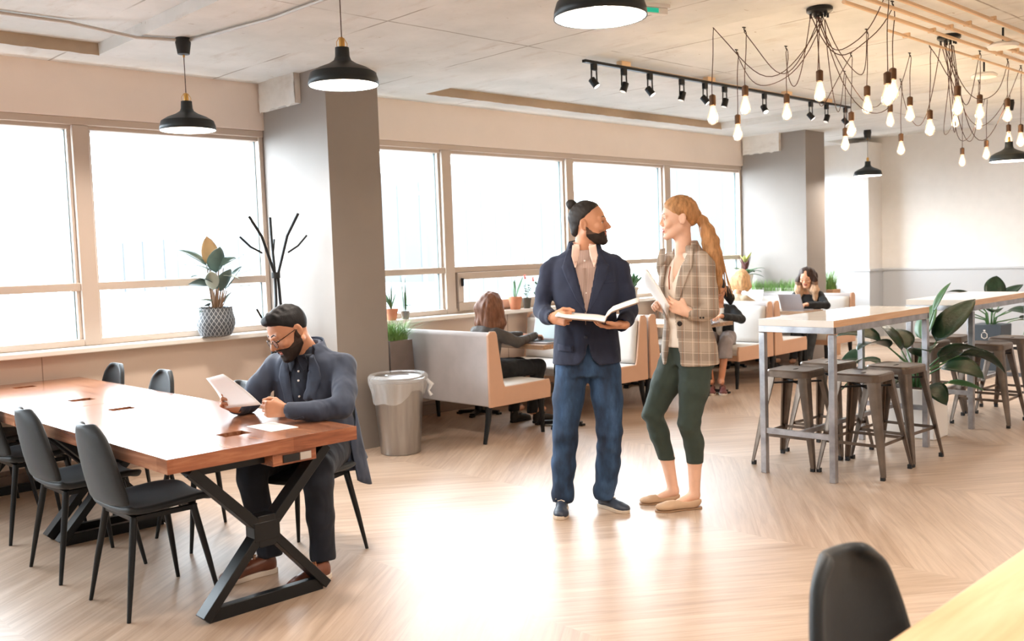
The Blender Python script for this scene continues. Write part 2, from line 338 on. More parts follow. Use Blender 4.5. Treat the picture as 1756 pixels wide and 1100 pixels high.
# ------------------------------------------------------------------ city beyond the glass
haze = lambda nm, c: mat(nm, c, .9)
FA, FB, FW = haze('hazy_facade', '#5c6064'), haze('hazy_pale_facade', '#64676a'), haze('hazy_window_glass', '#4b4d4f')
def tower(x, y, w, d, h, z0, cols, rows, label, fm=FA, name='tower_block', rz=0):
    t = empty(name, (x, y, z0), rz, label, 'building'); MB().bb((-w/2, 0, 0), (w/2, d, h)).build('wall', fm, t)
    if rows > 15:
        for i in range(cols): cx = -w/2+w*(i+.5)/cols; MB().bb((cx-w/cols*.2, -.12, h*.04), (cx+w/cols*.2, .05, h*.96)).build('window_strip', FW, t, smooth=False)
        for i in range(3): cy = d*(i+.5)/3; MB().bb((-w/2-.12, cy-d/8, h*.04), (-w/2+.05, cy+d/8, h*.96)).build('window_strip', FW, t, smooth=False)
    else:
        for j in range(rows): cz = h*(j+.6)/(rows+.4); MB().bb((-w/2-.12, -.12, cz-h/rows*.26), (w/2-1, d*.8, cz+h/rows*.26)).build('window_band', FW, t, smooth=False)
ground = tag(MB().bb((-300, 20, -46), (500, 520, -45)).build('city_ground', haze('hazy_city_ground', '#5c6064')), kind='structure')
tower(10, 40, 48, 14, 45.2, -45, 34, 12, 'long low office block with banded windows across the street, seen through the left windows', FB, 'office_block')
tower(112, 120, 20, 18, 62, -45, 6, 22, 'left of the two hazy high-rise towers seen through the middle window')
tower(139, 130, 18, 18, 59, -45, 5, 22, 'right of the two hazy high-rise towers seen through the middle window')
tower(210, 130, 22, 20, 72, -45, 6, 24, 'faint tall high-rise behind the two talking people, beyond the right windows')
tower(60, 110, 20, 18, 52, -45, 5, 18, 'faint slab tower left of the grey pillar, behind the coat stand')
tower(-6, 150, 46, 18, 54, -45, 12, 20, 'faint wide block on the skyline at the far left of the windows')
# ------------------------------------------------------------------ dining chair (front = +y)
CP = [(.235, .430), (.225, .452), (.14, .462), (.0, .452), (-.12, .445), (-.185, .462), (-.215, .52), (-.235, .60), (-.255, .70), (-.272, .80), (-.28, .845)]
CW = [.150, .195, .222, .226, .222, .212, .202, .194, .178, .142, .062]
def chair_pt(u, t):
    k = t*(len(CP)-1); i = min(int(k), len(CP)-2); f = k-i
    y = CP[i][0]*(1-f)+CP[i+1][0]*f; z = CP[i][1]*(1-f)+CP[i+1][1]*f; w = CW[i]*(1-f)+CW[i+1]*f
    s = (u-.5)*2; e = abs(s)**2.6
    back = min(1, max(0, (t-.42)/.2)); return (s*w, y+e*.045*back, z+e*.022*(1-back))
def make_chair():
    r = empty('dining_chair', (0, 0, 0)); tag(r, None, 'chair', 'charcoal shell chairs around the wooden tables')
    MB().grid(lambda u, v: chair_pt(u, v*.535), 10, 10, flip=True).build('seat', M['chair'], r, solid=.032, sub=1)
    MB().grid(lambda u, v: chair_pt(u, .545+v*.455), 10, 12, flip=True).build('backrest', M['chair'], r, solid=.03, sub=1)
    f = MB(); f.bar((-.15, .14, .425), (.15, .14, .425), .03, .02); f.bar((-.15, -.13, .425), (.15, -.13, .425), .03, .02); f.bar((-.15, .14, .425), (-.15, -.13, .425), .03, .02); f.bar((.15, .14, .425), (.15, -.13, .425), .03, .02)
    f.build('seat_frame', M['dark'], r)
    for a, b in ((-1, 1), (1, 1), (-1, -1), (1, -1)):
        MB().tube([(a*.15, b*.135, .43), (a*.185, b*.175, .2), (a*.212, b*.208, .0)], [.017, .014, .009], 10).build('leg', M['dark'], r)
    return r
CH = make_chair(); first = True
for x, y, rz, lb in (
    (1.77, 4.23, -PI/2, 'charcoal shell chair nearest the camera, its back turned, beside the walnut table'),
    (1.75, 4.98, -PI/2, 'second charcoal shell chair along the near table side, left of the nearest'),
    (1.80, 5.90, -PI/2, 'charcoal shell chair cut by the left picture edge, third along the near table side'),
    (1.78, 6.65, -PI/2, 'charcoal shell chair farthest along the near side of the wooden table, mostly hidden'),
    (2.57, 4.20, PI-math.radians(66), 'charcoal shell chair the bearded man in glasses sits on'),
    (2.40, 4.96, PI/2, 'charcoal shell chair on the window side, just behind the raised sheet of paper'),
    (2.40, 5.98, PI/2, 'charcoal chair whose back rises over the table, left of the paper, window side'),
    (2.40, 6.76, PI/2, 'charcoal chair at the window-side far end, small rounded back above the table')):
    place(CH, (x, y, 0), rz, lb, first); first = False
o = place(CH, (1.885, .715, 0), math.radians(176), 'black chair back in the blurred foreground beside the blond table', False, ); o['group'] = 'charcoal shell chairs'

# ------------------------------------------------------------------ two wooden tables pushed together
def wood_table(y0, y1, label, holes, outlet):
    cx, cy = 2.07, (y0+y1)/2; r = empty('wooden_table', (cx, cy, 0), 0, label, 'table', 'walnut meeting tables')
    L = y1-y0; w = .455; zt, th = .74, .062; t = MB()
    hs = sorted(h-cy for h in holes); hx, hy = .066, .05
    xs = [-w, -hx, hx, w]; ys = [-L/2]+[v for h in hs for v in (h-hy, h+hy)]+[L/2]
    for i in range(3):
        for j in range(len(ys)-1):
            if i == 1 and j % 2 == 1: continue
            t.add([(xs[i], ys[j], zt), (xs[i+1], ys[j], zt), (xs[i+1], ys[j+1], zt), (xs[i], ys[j+1], zt)], [(0, 1, 2, 3)])
            t.add([(xs[i], ys[j], zt-th), (xs[i+1], ys[j], zt-th), (xs[i+1], ys[j+1], zt-th), (xs[i], ys[j+1], zt-th)], [(3, 2, 1, 0)])
    t.add([(-w, -L/2, zt-th), (w, -L/2, zt-th), (w, -L/2, zt), (-w, -L/2, zt)], [(0, 1, 2, 3)], 1); t.add([(w, L/2, zt-th), (-w, L/2, zt-th), (-w, L/2, zt), (w, L/2, zt)], [(0, 1, 2, 3)], 1)
    t.add([(w, -L/2, zt-th), (w, L/2, zt-th), (w, L/2, zt), (w, -L/2, zt)], [(0, 1, 2, 3)]); t.add([(-w, L/2, zt-th), (-w, -L/2, zt-th), (-w, -L/2, zt), (-w, L/2, zt)], [(0, 1, 2, 3)])
    for h in hs:
        a, b, c_, d = (-hx, h-hy), (hx, h-hy), (hx, h+hy), (-hx, h+hy)
        for p, q in ((a, b), (b, c_), (c_, d), (d, a)): t.add([(*p, zt), (*q, zt), (*q, zt-th), (*p, zt-th)], [(0, 1, 2, 3)])
    t.build('tabletop', [M['walnut'], M['edge']], r, smooth=False)
    for k, h in enumerate(hs):
        b = MB(); b.bb((-hx-.02, h-hy-.02, zt-th-.05), (hx+.02, h-hy, zt-th)); b.bb((-hx-.02, h+hy, zt-th-.05), (hx+.02, h+hy+.02, zt-th)); b.bb((-hx-.02, h-hy, zt-th-.05), (-hx, h+hy, zt-th)); b.bb((hx, h-hy, zt-th-.05), (hx+.02, h+hy, zt-th)); b.bb((-hx, h-hy, zt-th-.05), (hx, h+hy, zt-th-.04))
        b.build('cable_box', M['walnut'], r)
    for s in (-1, 1):
        y = s*(L/2-.09); m = MB(); D = .075; a = .30
        yb = y
        m.bar((-a+.02, yb, .02), (a-.02, yb, .02), D, .04, up=(0, 1, 0))
        m.bar((-a-.04, yb, .67), (a+.04, yb, .67), D, .02, up=(0, 1, 0))
        for q in (-1, 1):
            m.bar((q*a, yb, .02), (q*.045, yb, .305), .040, D, up=(0, 1, 0)); m.bar((q*.045, yb, .375), (q*(a+.03), yb, .665), .045, D, up=(0, 1, 0))
        m.box((0, yb, .34), (.125, D+.004, .085)); m.box((0, yb, .34), (.085, D+.002, .14))
        m.build('trestle_leg', M['dark'], r, bevel=.003)
    if outlet:
        b = MB().bb((.02, -L/2+.01, zt-th-.055), (.24, -L/2+.16, zt-th)); ob = b.build('outlet_box', M['edge'], r, bevel=.003)
        MB().bb((.07, -L/2+.004, zt-th-.045), (.15, -L/2+.012, zt-th-.012)).build('socket_plate', M['black'], ob)
        MB().bb((.155, -L/2+.004, zt-th-.045), (.21, -L/2+.012, zt-th-.012)).build('cover_plate', M['conduit'], ob)
    return r
wood_table(3.67, 5.535, 'walnut table with black trestle legs nearest the camera, the bearded man sits at it', [3.98, 5.24], True)
wood_table(5.545, 7.13, 'farther walnut table pushed against the near one, its end close to the window wall', [5.83, 6.85], False)
thing('sheet_of_paper', MB().bb((2.20, 3.87, .7405), (2.34, 4.10, .7425)), M['paper'], 'white sheet lying flat on the walnut table under the seated man\'s hand', 'paper')

# ------------------------------------------------------------------ foreground table
r = empty('blond_table', (2.5, .25, 0), 0, 'blond wooden table corner blurred in the bottom right foreground', 'table')
m = MB(); m.bb((-.78, -.85, .70), (2.4, .545, .74)); m.build('tabletop', M['blond'], r, bevel=.004)
for a in (-.7, 2.3):
    for b in (-.75, .45): MB().bb((a-.03, b-.03, 0), (a+.03, b+.03, .7)).build('leg', M['dark'], r)

# ------------------------------------------------------------------ banquette sofas: local back at x=0, seat towards +x, length along +y
def make_sofa(front, L, label, rz=0, loc=(0, 0, 0), legs=True):
    r = empty('banquette_sofa', loc, rz, label, 'sofa', 'upholstered booth benches along the windows')
    H = .90; z0 = .30
    def sec(y, inset):
        return [(0+inset, y, z0+.0), (.15, y, z0), (.15-.0, y, .44), (.10, y, .74), (.085-inset, y, H-.02-inset), (.06, y, H-inset*.5), (.03, y, H-inset*.5), (.005+inset, y, H-.025-inset)]
    b = MB(); S = [sec(.022, .004), sec(L-.022, .004)]
    b.ring([[Vector(p) for p in q] for q in S]); b.build('backrest', [M['sofaB']], r, bevel=.012, seg=3)
    # cushion face of the back, with tufting seams
    f = MB(); f.grid(lambda u, v: (.157+(.107-.157)*v+.02*math.sin(PI*u)*math.sin(PI*v)*.6, .03+(L-.06)*u, .46+.40*v), 20, 8, flip=False); f.build('back_cushion', M['sofaF'], r, solid=.02)
    s = MB(); s.bb((.15, .022, z0), (.68, L-.022, .37)); s.build('seat_base', M['sofaL'], r, bevel=.012)
    s = MB(); s.bb((.155, .004, .36), (.70, L-.004, .455)); s.build('seat_cushion', M['sofaF'], r, bevel=.028, seg=4)
    for y, nm in ((0, 'end_panel'), (L-.024, 'end_panel')):
        p = MB(); A = [(-.002, z0-.004), (.16, z0-.004), (.70, z0+.0), (.705, .40), (.69, .458), (.60, .452), (.17, .448), (.155, .50), (.115, .76), (.10, .88), (.085, H+.006), (.03, H+.008), (.0, H-.02)]
        p.ring([[Vector((a, y, c)) for a, c in A], [Vector((a, y+.024, c)) for a, c in A]]); p.build(nm, M['sofaL'], r, bevel=.006)
    if legs:
        for a, b_, dx in ((.04, .06, -.06), (.64, .06, .01), (.04, L-.06, -.06), (.64, L-.06, .01)):
            MB().tube([(a, b_, .31), (a+dx*.2, b_, .2), (a+dx, b_, .0)], [.030, .024, .016], 8).build('leg', M['dark'], r)
    return r
S1 = make_sofa(1, 1.5, 'grey-backed booth bench nearest the pillar, seen from behind, laptop woman on it', 0, (5.12, 5.57, 0))
def sofa(xb, face, lb, y0=5.57, L=1.5):
    o = copy_tree(S1); o['label'] = lb
    if face > 0: o.location = (xb, y0, 0); o.rotation_euler = (0, 0, 0)
    else: o.location = (xb, y0+L, 0); o.rotation_euler = (0, 0, PI)
    return o
sofa(7.16, -1, 'booth bench whose end shows right of the standing man, facing the first laptop woman')
sofa(7.20, 1, 'booth bench back to back behind the talking woman, mostly hidden by her')
sofa(9.41, -1, 'booth bench under the dark-haired woman in wide grey trousers')
sofa(9.45, 1, 'booth bench under the blond woman, its seat end beside the first bar table')
sofa(11.36, -1, 'booth bench by the second pillar with the woman in torn jeans')

# ------------------------------------------------------------------ booth tables
def booth_table(x0, x1, label, y0=5.60):
    cx = (x0+x1)/2; cy = (y0+7.02)/2; r = empty('booth_table', (cx, cy, 0), 0, label, 'table', 'pedestal tables between the booth benches')
    MB().bb((x0-cx, y0-cy, .70), (x1-cx, 7.02-cy, .74)).build('tabletop', M['btable'], r, bevel=.003)
    for y in (5.72-cy, 6.78-cy):
        m = MB(); m.tube([(0, y, .02), (0, y, .70)], .038, 14); pc = m.build('pedestal', M['dark'], r)
        f = MB()
        for a in (0, 1, 2, 3):
            dx, dy = math.cos(a*PI/2+.5), math.sin(a*PI/2+.5); f.bar((0, y, .035), (dx*.2, y+dy*.2, .022), .05, .03); f.bb((dx*.2-.02, y+dy*.2-.02, 0), (dx*.2+.02, y+dy*.2+.02, .02))
        f.build('foot', M['dark'], pc)
M['btable'] = wood('aged_oak_booth_top', ('#7a6250', '#a58468', '#bf9d80'), 1, .3, .15, 1)
booth_table(5.78, 6.38, 'oak booth table holding the first woman\'s open laptop, left of the standing man')
booth_table(8.06, 8.66, 'oak booth table with a laptop before the dark-haired woman in glasses')
booth_table(10.12, 10.6, 'booth table between the blond woman and the woman in torn jeans')

# ------------------------------------------------------------------ bar tables and stools
def bar_table(x0, x1, label):
    y0, y1 = 2.87, 3.40; cx, cy = (x0+x1)/2, (y0+y1)/2; r = empty('bar_table', (cx, cy, 0), 0, label, 'table', 'high bar tables with steel legs')
    w, d = (x1-x0)/2, (y1-y0)/2
    t = MB(); t.bb((-w, -d, .987), (w, d, 1.03)); o = t.build('tabletop', [M['btop'], M['marble']], r, smooth=False)
    for p in o.data.polygons:
        if p.normal.z > .9 or p.normal.x < -.9: p.material_index = 1
    m = MB()
    for s in (-1, 1): m.bb((-w+.01, s*d-.02 if s > 0 else -d, .945), (w-.01, d if s > 0 else -d+.02, .987))
    for s in (-1, 1): m.bb((s*w-.03 if s > 0 else -w, -d, .945), (w if s > 0 else -w+.03, d, .987))
    m.build('top_rail', M['raw'], r, bevel=.002)
    for a in (-1, 1):
        for b in (-1, 1): MB().bb((a*(w-.02)-.02, b*(d-.02)-.02, 0), (a*(w-.02)+.02, b*(d-.02)+.02, .94)).build('leg', M['raw'], r, bevel=.002)
    for a in (-1, 1): MB().bb((a*(w-.02)-.012, -d+.04, .27), (a*(w-.02)+.012, d-.04, .305)).build('footrest_bar', M['raw'], r)
    MB().bb((-w+.04, -.014, .272), (w-.04, .014, .30)).build('footrest_bar', M['raw'], r)
bar_table(5.56, 7.0, 'stone-topped bar table with steel legs, nearest one right of the talking woman')
bar_table(7.83, 9.16, 'second bar table farther right, partly behind the big leafy plant')
def make_stool():
    r = empty('metal_stool', (0, 0, 0)); tag(r, None, 'stool', 'gunmetal backless bar stools'); H = .66; a = .152
    def rr(h, z, rad=.045, n=5):
        P = []
        for cx, cy, a0 in ((h-rad, h-rad, 0), (-h+rad, h-rad, PI/2), (-h+rad, -h+rad, PI), (h-rad, -h+rad, 1.5*PI)):
            for k in range(n+1): t = a0+PI/2*k/n; P.append(Vector((cx+rad*math.cos(t), cy+rad*math.sin(t), z)))
        return P
    m = MB(); m.ring([rr(a-.006, H-.055), rr(a+.002, H-.05), rr(a+.002, H-.012), rr(a-.004, H-.002), rr(a-.014, H), rr(a-.03, H-.004)], cap=False)
    # seat plate with a hand slot
    n = len(rr(a-.03, H)); outer = rr(a-.03, H-.004); mid = [Vector((.018*math.cos(2*PI*(k+.5)/n+.0)*2, .012*math.sin(2*PI*(k+.5)/n), H-.006)) for k in range(n)]
    b = len(m.v); m.ring([outer, mid, [v-Vector((0, 0, .015)) for v in mid]], cap=False); m.build('seat', M['gun'], r, ang=30)
    MB().bb((-.03, -.012, H-.03), (.03, .012, H-.02)).build('hand_slot', M['black'], r)
    for sx, sy in ((1, 1), (-1, 1), (-1, -1), (1, -1)):
        m = MB()
        def prof(t):
            c = .128+(.212-.128)*t; w = .066*(1-t)+.026*t; z = (H-.05)*(1-t)+.022*t; return c, w, z
        secs = []
        for t in (0, .08, .5, .9, 1):
            c, w, z = prof(t); o_ = c+.022
            if t == 0: o_ = a
            q = [(o_-w, o_), (o_-.02, o_), (o_-.006, o_-.006), (o_, o_-.02), (o_, o_-w), (o_-.012, o_-w), (o_-.014, o_-.02), (o_-.02, o_-.014), (o_-w, o_-.012)]
            secs.append([Vector((sx*x, sy*y, z)) for x, y in (q if sx*sy > 0 else q[::-1])])
        m.ring(secs[::-1]); lg = m.build('leg', M['gun'], r, ang=30)
        MB().box((sx*.215, sy*.215, .014), (.026, .026, .028), R=Matrix.Identity(3)).build('rubber_foot', M['black'], lg)
    z = .21; c = .128+(.212-.128)*(1-z/H)
    br = MB()
    for p, q in (((c, c), (-c, c)), ((-c, c), (-c, -c)), ((-c, -c), (c, -c)), ((c, -c), (c, c))): br.bar((*p, z), (*q, z), .006, .02)
    br.build('brace', M['gun'], r)
    br = MB(); c = .14
    br.bar((c, c, .56), (-c, -c, .56), .012, .012); br.bar((-c, c, .565), (c, -c, .565), .012, .012); br.build('cross_brace', M['black'], r)
    return r
ST = make_stool(); first = True
for x, y, rz, lb in (
    (5.98, 3.37, .06, 'gunmetal stool farthest left, behind the front legs of the first bar table'),
    (6.46, 3.38, -.05, 'gunmetal stool at the first bar table, half hidden behind its centre front stool'),
    (6.02, 2.90, .03, 'gunmetal stool nearest the camera, centre front at the first bar table'),
    (6.51, 2.90, -.04, 'gunmetal stool by the first bar table\'s right leg and the white planter'),
    (8.24, 2.90, .04, 'gunmetal stool in front of the second bar table, just right of its front leg'),
    (8.22, 3.40, -.06, 'gunmetal stool left of the second bar table\'s front leg, behind the plant'),
    (8.80, 2.90, -.03, 'gunmetal stool at the right picture edge by the second bar table'),
    (8.74, 3.42, .05, 'gunmetal stool at the second bar table\'s window side, only a little visible')):
    place(ST, (x, y, 0), rz, lb, first); first = False

# ------------------------------------------------------------------ bin, planter, coat stand
r = empty('trash_bin', (4.50, 5.95, 0), 0, 'steel round bin with a clear plastic liner in front of the grey pillar', 'bin')
MB().lathe([(.15, 0), (.155, .004), (.20, .56), (.215, .565), (.215, .585), (.205, .59)], 36, cap0=True).build('bin_body', M['steel'], r)
MB().lathe([(.19, .585), (.19, .60), (.10, .61), (.09, .60)], 36).build('lid', M['steel'], r)
MB().lathe([(.09, .60), (.0, .598)], 24).build('opening', M['laptop'], r)
rnd = random.Random(3)
def liner(u, v):
    a = 2*PI*u; fold = .006*math.sin(a*9)+.004*math.sin(a*23); zz = (.612, .622, .60, .56, .50, .44)[min(5, int(v*5.01))]; rad = (.18, .212, .232, .232, .214, .20)[min(5, int(v*5.01))]
    if v > .9: zz -= .05*math.sin(a*2+1)+.02*math.sin(a*5)
    return ((rad+fold*(.3+v))*math.cos(a), (rad+fold*(.3+v))*math.sin(a), zz)
MB().grid(liner, 72, 5).build('plastic_liner', film_mat('clear_bin_liner', (.95, .95, .95, 1), .26), r)
MB().tube([(.2, -.11, .56), (.235, -.12, .52), (.22, -.10, .47), (.235, -.115, .43)], [.012, .022, .01, .016], 8).build('liner_knot', film_mat('knotted_liner', (.95, .95, .95, 1), .6), r)

def blades(n, rx, ry, h, spread, seed, wid=.008, z0=0):
    m = MB(); rn = random.Random(seed)
    for i in range(n):
        x, y = rn.uniform(-rx, rx), rn.uniform(-ry, ry); a = rn.uniform(0, 2*PI); L = h*rn.uniform(.6, 1.1); s = spread*rn.uniform(.2, 1)*h
        dx, dy = math.cos(a), math.sin(a); px, py = -dy, dx; w = wid*rn.uniform(.7, 1.2); P = []
        for k in range(5):
            t = k/4; c_ = Vector((x+dx*s*t*t, y+dy*s*t*t, z0+L*(t-.25*t*t*min(1, s/h)))); ww = w*(1-t*.95)/2; P += [c_+Vector((px, py, 0))*ww, c_-Vector((px, py, 0))*ww]
        m.add(P, [(2*k, 2*k+1, 2*k+3, 2*k+2) for k in range(4)])
    return m
def leaf(m, base, d, L, w, droop=.3, up=(0, 0, 1), fold=.25, curl=0, n=8, mi=0, side=0):
    """a broad pointed leaf with a folded midrib, starting at base and heading along d"""
    base = Vector(base); d = Vector(d).normalized(); s = d.cross(Vector(up));
    if s.length < .05: s = Vector((1, 0, 0))
    s.normalize(); s = (Matrix.Rotation(side, 3, d) @ s); nn = s.cross(d); P = []; c = base.copy(); dd = d.copy(); rows = []
    for k in range(n+1):
        t = k/n; ww = w*.5*math.sin(PI*min(1, t**.8*1.0))**.75 if 0 < t < 1 else .001
        nn = s.cross(dd).normalized(); rows.append([c+s*ww*q+nn*abs(q)*ww*fold*(1 if q else 0) for q in (-1, -.55, 0, .55, 1)])
        dd = (dd+Vector((0, 0, -droop/n))*1.0+nn*curl/n).normalized(); c = c+dd*(L/n)
    vs = [p for q in rows for p in q]; m.add(vs, [(5*i+j, 5*i+j+1, 5*i+j+6, 5*i+j+5) for i in range(n) for j in range(4)], mi)
r = empty('tall_planter', (4.955, 6.60, 0), 0, 'tall narrow grey metal planter with grass between pillar and first sofa', 'planter')
MB().box((0, 0, .41), (.29, .29, .82), top=(.82, .82)).build('planter_box', mat('brushed_grey_planter', '#8a7d77', .4, .6, var=.1), r, bevel=.004)
blades(420, .1, .1, .24, 1.5, 5, .009, .80).build('grass', M['grass'], r)

r = empty('coat_stand', (3.87, 6.62, 0), 0, 'black branching metal coat stand in the window corner behind the seated man', 'coat stand')
m_ = [(-.13, 0, 0), (0, 0, 1.40)]
for k, (foot, mid, hook, top) in enumerate((((-.24, -.10, 0), (-.012, -.01, 1.42), (-.14, -.06, 1.72), (-.25, -.08, 1.87)), ((.05, .24, 0), (.0, .014, 1.42), (.03, .09, 1.7), (.05, .13, 1.87)), ((.22, -.12, 0), (.013, -.008, 1.42), (.075, -.07, 1.72), (.14, -.14, 1.89)))):
    f, q, h, t = map(Vector, (foot, mid, hook, top)); P = [f, f*.5+Vector((q.x*.5, q.y*.5, .62)), Vector((q.x*1.6, q.y*1.6, 1.2)), q, q*.6+h*.4+Vector((0, 0, .0))*1, h, t]
    b = MB().tube(P, .0115, 8).build('rod', M['dark'], r)
    dr = (h-q); dr.z = 0; dr = dr.normalized() if dr.length > .01 else Vector((0, 1, 0)); sd = Vector((-.8, .3, 0)) if k == 0 else (Vector((.8, -.2, 0)) if k == 2 else Vector((.3, .3, 0)))
    MB().tube([h-Vector((0, 0, .13)), h-Vector((0, 0, .08))+sd*.10, h+sd*.19], .008, 6).build('hook', M['dark'], b)
    MB().tube([f*.55+Vector((0, 0, .50)), f*.55+sd*.12+Vector((0, 0, .60))], .008, 6).build('hook', M['dark'], b)
MB().tube([(0, 0, 1.395), (0, 0, 1.44)], .034, 16).build('clamp', M['black'], r)
# a short low branch shows beside the man's head
MB().tube([(-.10, -.04, 1.0), (-.17, -.07, 1.08), (-.23, -.09, 1.17)], .008, 6).build('low_hook', M['dark'], r)

# ------------------------------------------------------------------ plants on the sill
def pot(m, r0, r1, h, rim=True): return m.lathe([(r0, 0), (r1, h*.78), (r1*1.08, h*.78), (r1*1.1, h), (r1*.95, h), (r1*.93, h*.9), (0.001, h*.88)] if rim else [(r0, 0), (r1, h), (r1*.93, h), (r1*.9, h*.9), (0.001, h*.88)], 20, cap0=True)
tp = NT('woven_charcoal_pot'); v = tp.co((1, 1, 1)); s_ = tp.n('SeparateXYZ'); tp.l(v, s_.inputs[0]); ang = tp.math('MULTIPLY', tp.math('ARCTAN2', s_.outputs[1], s_.outputs[0]), 4.2)
zz = tp.math('MULTIPLY', s_.outputs[2], 60.); w1 = tp.math('ABSOLUTE', tp.math('SINE', tp.math('ADD', tp.math('MULTIPLY', ang, 3), zz))); w2 = tp.math('ABSOLUTE', tp.math('SINE', tp.math('SUBTRACT', tp.math('MULTIPLY', ang, 3), zz)))
hh = tp.math('LESS_THAN', tp.math('MINIMUM', w1, w2), .22); tp.l(tp.mix(hh, srgb('#454b52'), srgb('#a9adb1')), tp.b.inputs['Base Color']); tp.b.inputs['Roughness'].default_value = .5; tp.bump(hh, .4, .004)
r = empty('rubber_plant', (3.565, 7.05, .95), 0, 'broad-leaved rubber plant in a woven charcoal pot on the left window sill', 'plant')
MB().lathe([(.09, 0), (.12, .01), (.152, .09), (.152, .13), (.137, .19), (.134, .225), (.142, .232), (.132, .232), (.127, .20), (.001, .20)], 32, cap0=True).build('pot', tp.m, r)
lm = MB(); sm = MB(); rn = random.Random(11)
LV = [(-.02, .02, .42, (0, .1, 1), .26, .14, 1, 0), (.0, -.03, .36, (.03, -.25, 1), .23, .15, 0, 0), (.08, .0, .40, (.75, -.1, .75), .22, .09, 0, .3), (-.05, -.02, .38, (-.95, -.3, .55), .28, .11, 0, -.4), (-.06, .0, .43, (-.8, .2, .85), .26, .08, 0, -.7),
      (-.05, -.05, .26, (-.85, -.35, .55), .26, .10, 0, -.5), (-.06, -.02, .24, (-.8, -.1, .35), .20, .10, 0, .6), (.0, -.08, .33, (.9, -.6, .1), .17, .085, 2, .2), (.02, -.05, .18, (.1, -.5, 1), .24, .13, 0, 0), (-.04, -.06, .20, (-.35, -.5, .95), .22, .10, 2, .3),
      (.07, -.03, .20, (.45, -.2, .95), .24, .11, 0, .5), (.08, -.04, .19, (.95, -.4, .5), .21, .085, 2, .2), (-.05, -.03, .09, (-.9, -.2, .4), .15, .07, 2, 0), (-.06, 0, .05, (-.75, -.5, .25), .12, .07, 0, .3), (.07, .0, .07, (.3, -.3, .8), .12, .06, 0, 0), (.03, -.02, .42, (.35, -.5, .45), .18, .07, 0, 1.0), (.10, .02, .28, (.9, .05, .55), .34, .03, 2, 0), (-.07, 0, .02, (-.8, -.4, .1), .12, .05, 0, 0)]
for x, y, z, d, L, w, mi, sd in LV:
    z *= .84; L *= .93; w *= 1.06; x += .012
    leaf(lm, (x, y, z+.20), d, L, w, .55 if z < .42 else .1, mi=mi, side=sd, fold=.3); sm.tube([(x*.25, y*.25, .19), (x*.7, y*.7, .19+z*.6), (x, y, .20+z)], [.008, .006, .004], 6)
lm.build('leaves', [M['leafr'], M['leafu'], M['leafw']], r, solid=.002); sm.build('stems', M['stem'], r)
def sill_plant(x, label, name, kind, rp=.045, h=.095, y=7.10):
    r = empty(name, (x, y, .95), 0, label, 'plant')
    m = MB(); pot(m, rp*.75, rp, h, kind != 'jar'); m.build('pot', {'terra': M['terra'], 'jar': mat('smoky_glass_jar', '#7a7770', .15, spec=.8), 'grey': mat('grey_pot', '#55534c', .6), 'pat': None, 'white': M['wpot']}[kind] or patm, r)
    return r
tt = NT('pale_pot_with_triangle_rows'); v = tt.co(); s_ = tt.n('SeparateXYZ'); tt.l(v, s_.inputs[0]); an = tt.math('MULTIPLY', tt.math('ARCTAN2', s_.outputs[1], s_.outputs[0]), 18.); tri = tt.math('PINGPONG', an, 1.5)
row = tt.math('MULTIPLY', tt.math('FRACT', tt.math('MULTIPLY', s_.outputs[2], 45.)), 1.5); tt.l(tt.mix(tt.math('LESS_THAN', row, tt.math('MULTIPLY', tri, .8)), srgb('#ece7dc'), srgb('#9b8b74')), tt.b.inputs['Base Color']); patm = tt.m
r = sill_plant(5.33, 'terracotta potted spiky plant on the sill right beside the first pillar', 'potted_plant', 'terra', .058, .105)
m = MB(); rn = random.Random(2)
for i in range(16): a = rn.uniform(0, 6.3); leaf(m, (0, 0, .10), (math.cos(a)*.5-.1, math.sin(a)*.3, 1), rn.uniform(.14, .28), .014, .3, mi=0)
m.build('leaves', M['leaf'], r, solid=.001); MB().tube([(0, 0, .1), (-.06, .02, .18), (-.13, .02, .24)], .002, 5).build('flower_stalk', M['leaf'], r)
fl = MB()
for k in range(5): leaf(fl, (-.13, .02, .24), (math.cos(k*1.26), .3, math.sin(k*1.26)), .03, .02, 0)
fl.build('flower', mat('coral_petal', '#e2705f', .6), r)
r = sill_plant(5.48, 'smoky glass jar with tall thin leaves, right of the first terracotta pot on the sill', 'potted_plant', 'jar', .045, .075, 7.09)
m = MB()
for dx, L in ((-.04, .34), (.02, .32), (.0, .2), (.05, .18), (-.05, .14)): leaf(m, (dx*.3, 0, .07), (dx*1.5, 0, 1), L, .016, .1)
for k in range(12): a = k*.52; leaf(m, (.03, 0, .12), (math.cos(a), math.sin(a), .5), .05, .03, .5)
m.build('leaves', M['leaf'], r, solid=.001)
st = MB(); st.tube([(.03, 0, .1), (.12, .0, .17), (.20, 0, .21)], .0015, 5); st.tube([(.02, 0, .1), (.06, .0, .2), (.09, 0, .26)], .0015, 5); sk = st.build('flower_stalk', M['leaf'], r)
r = sill_plant(6.93, 'terracotta pot with two upright strap leaves, on the sill right of the laptop woman\'s head', 'potted_plant', 'terra', .068, .13)
m = MB(); leaf(m, (0, 0, .12), (-.1, 0, 1), .18, .03, .1); leaf(m, (.01, 0, .12), (.5, 0, 1), .26, .032, .1); leaf(m, (0, .01, .12), (.25, .2, 1), .2, .03, .1); m.build('leaves', M['leaf'], r, solid=.002)
r = sill_plant(7.10, 'small grey pot with a straggly flowering plant, just left of the standing man', 'potted_plant', 'grey', .045, .11)
m = MB(); rn = random.Random(4); s = MB()
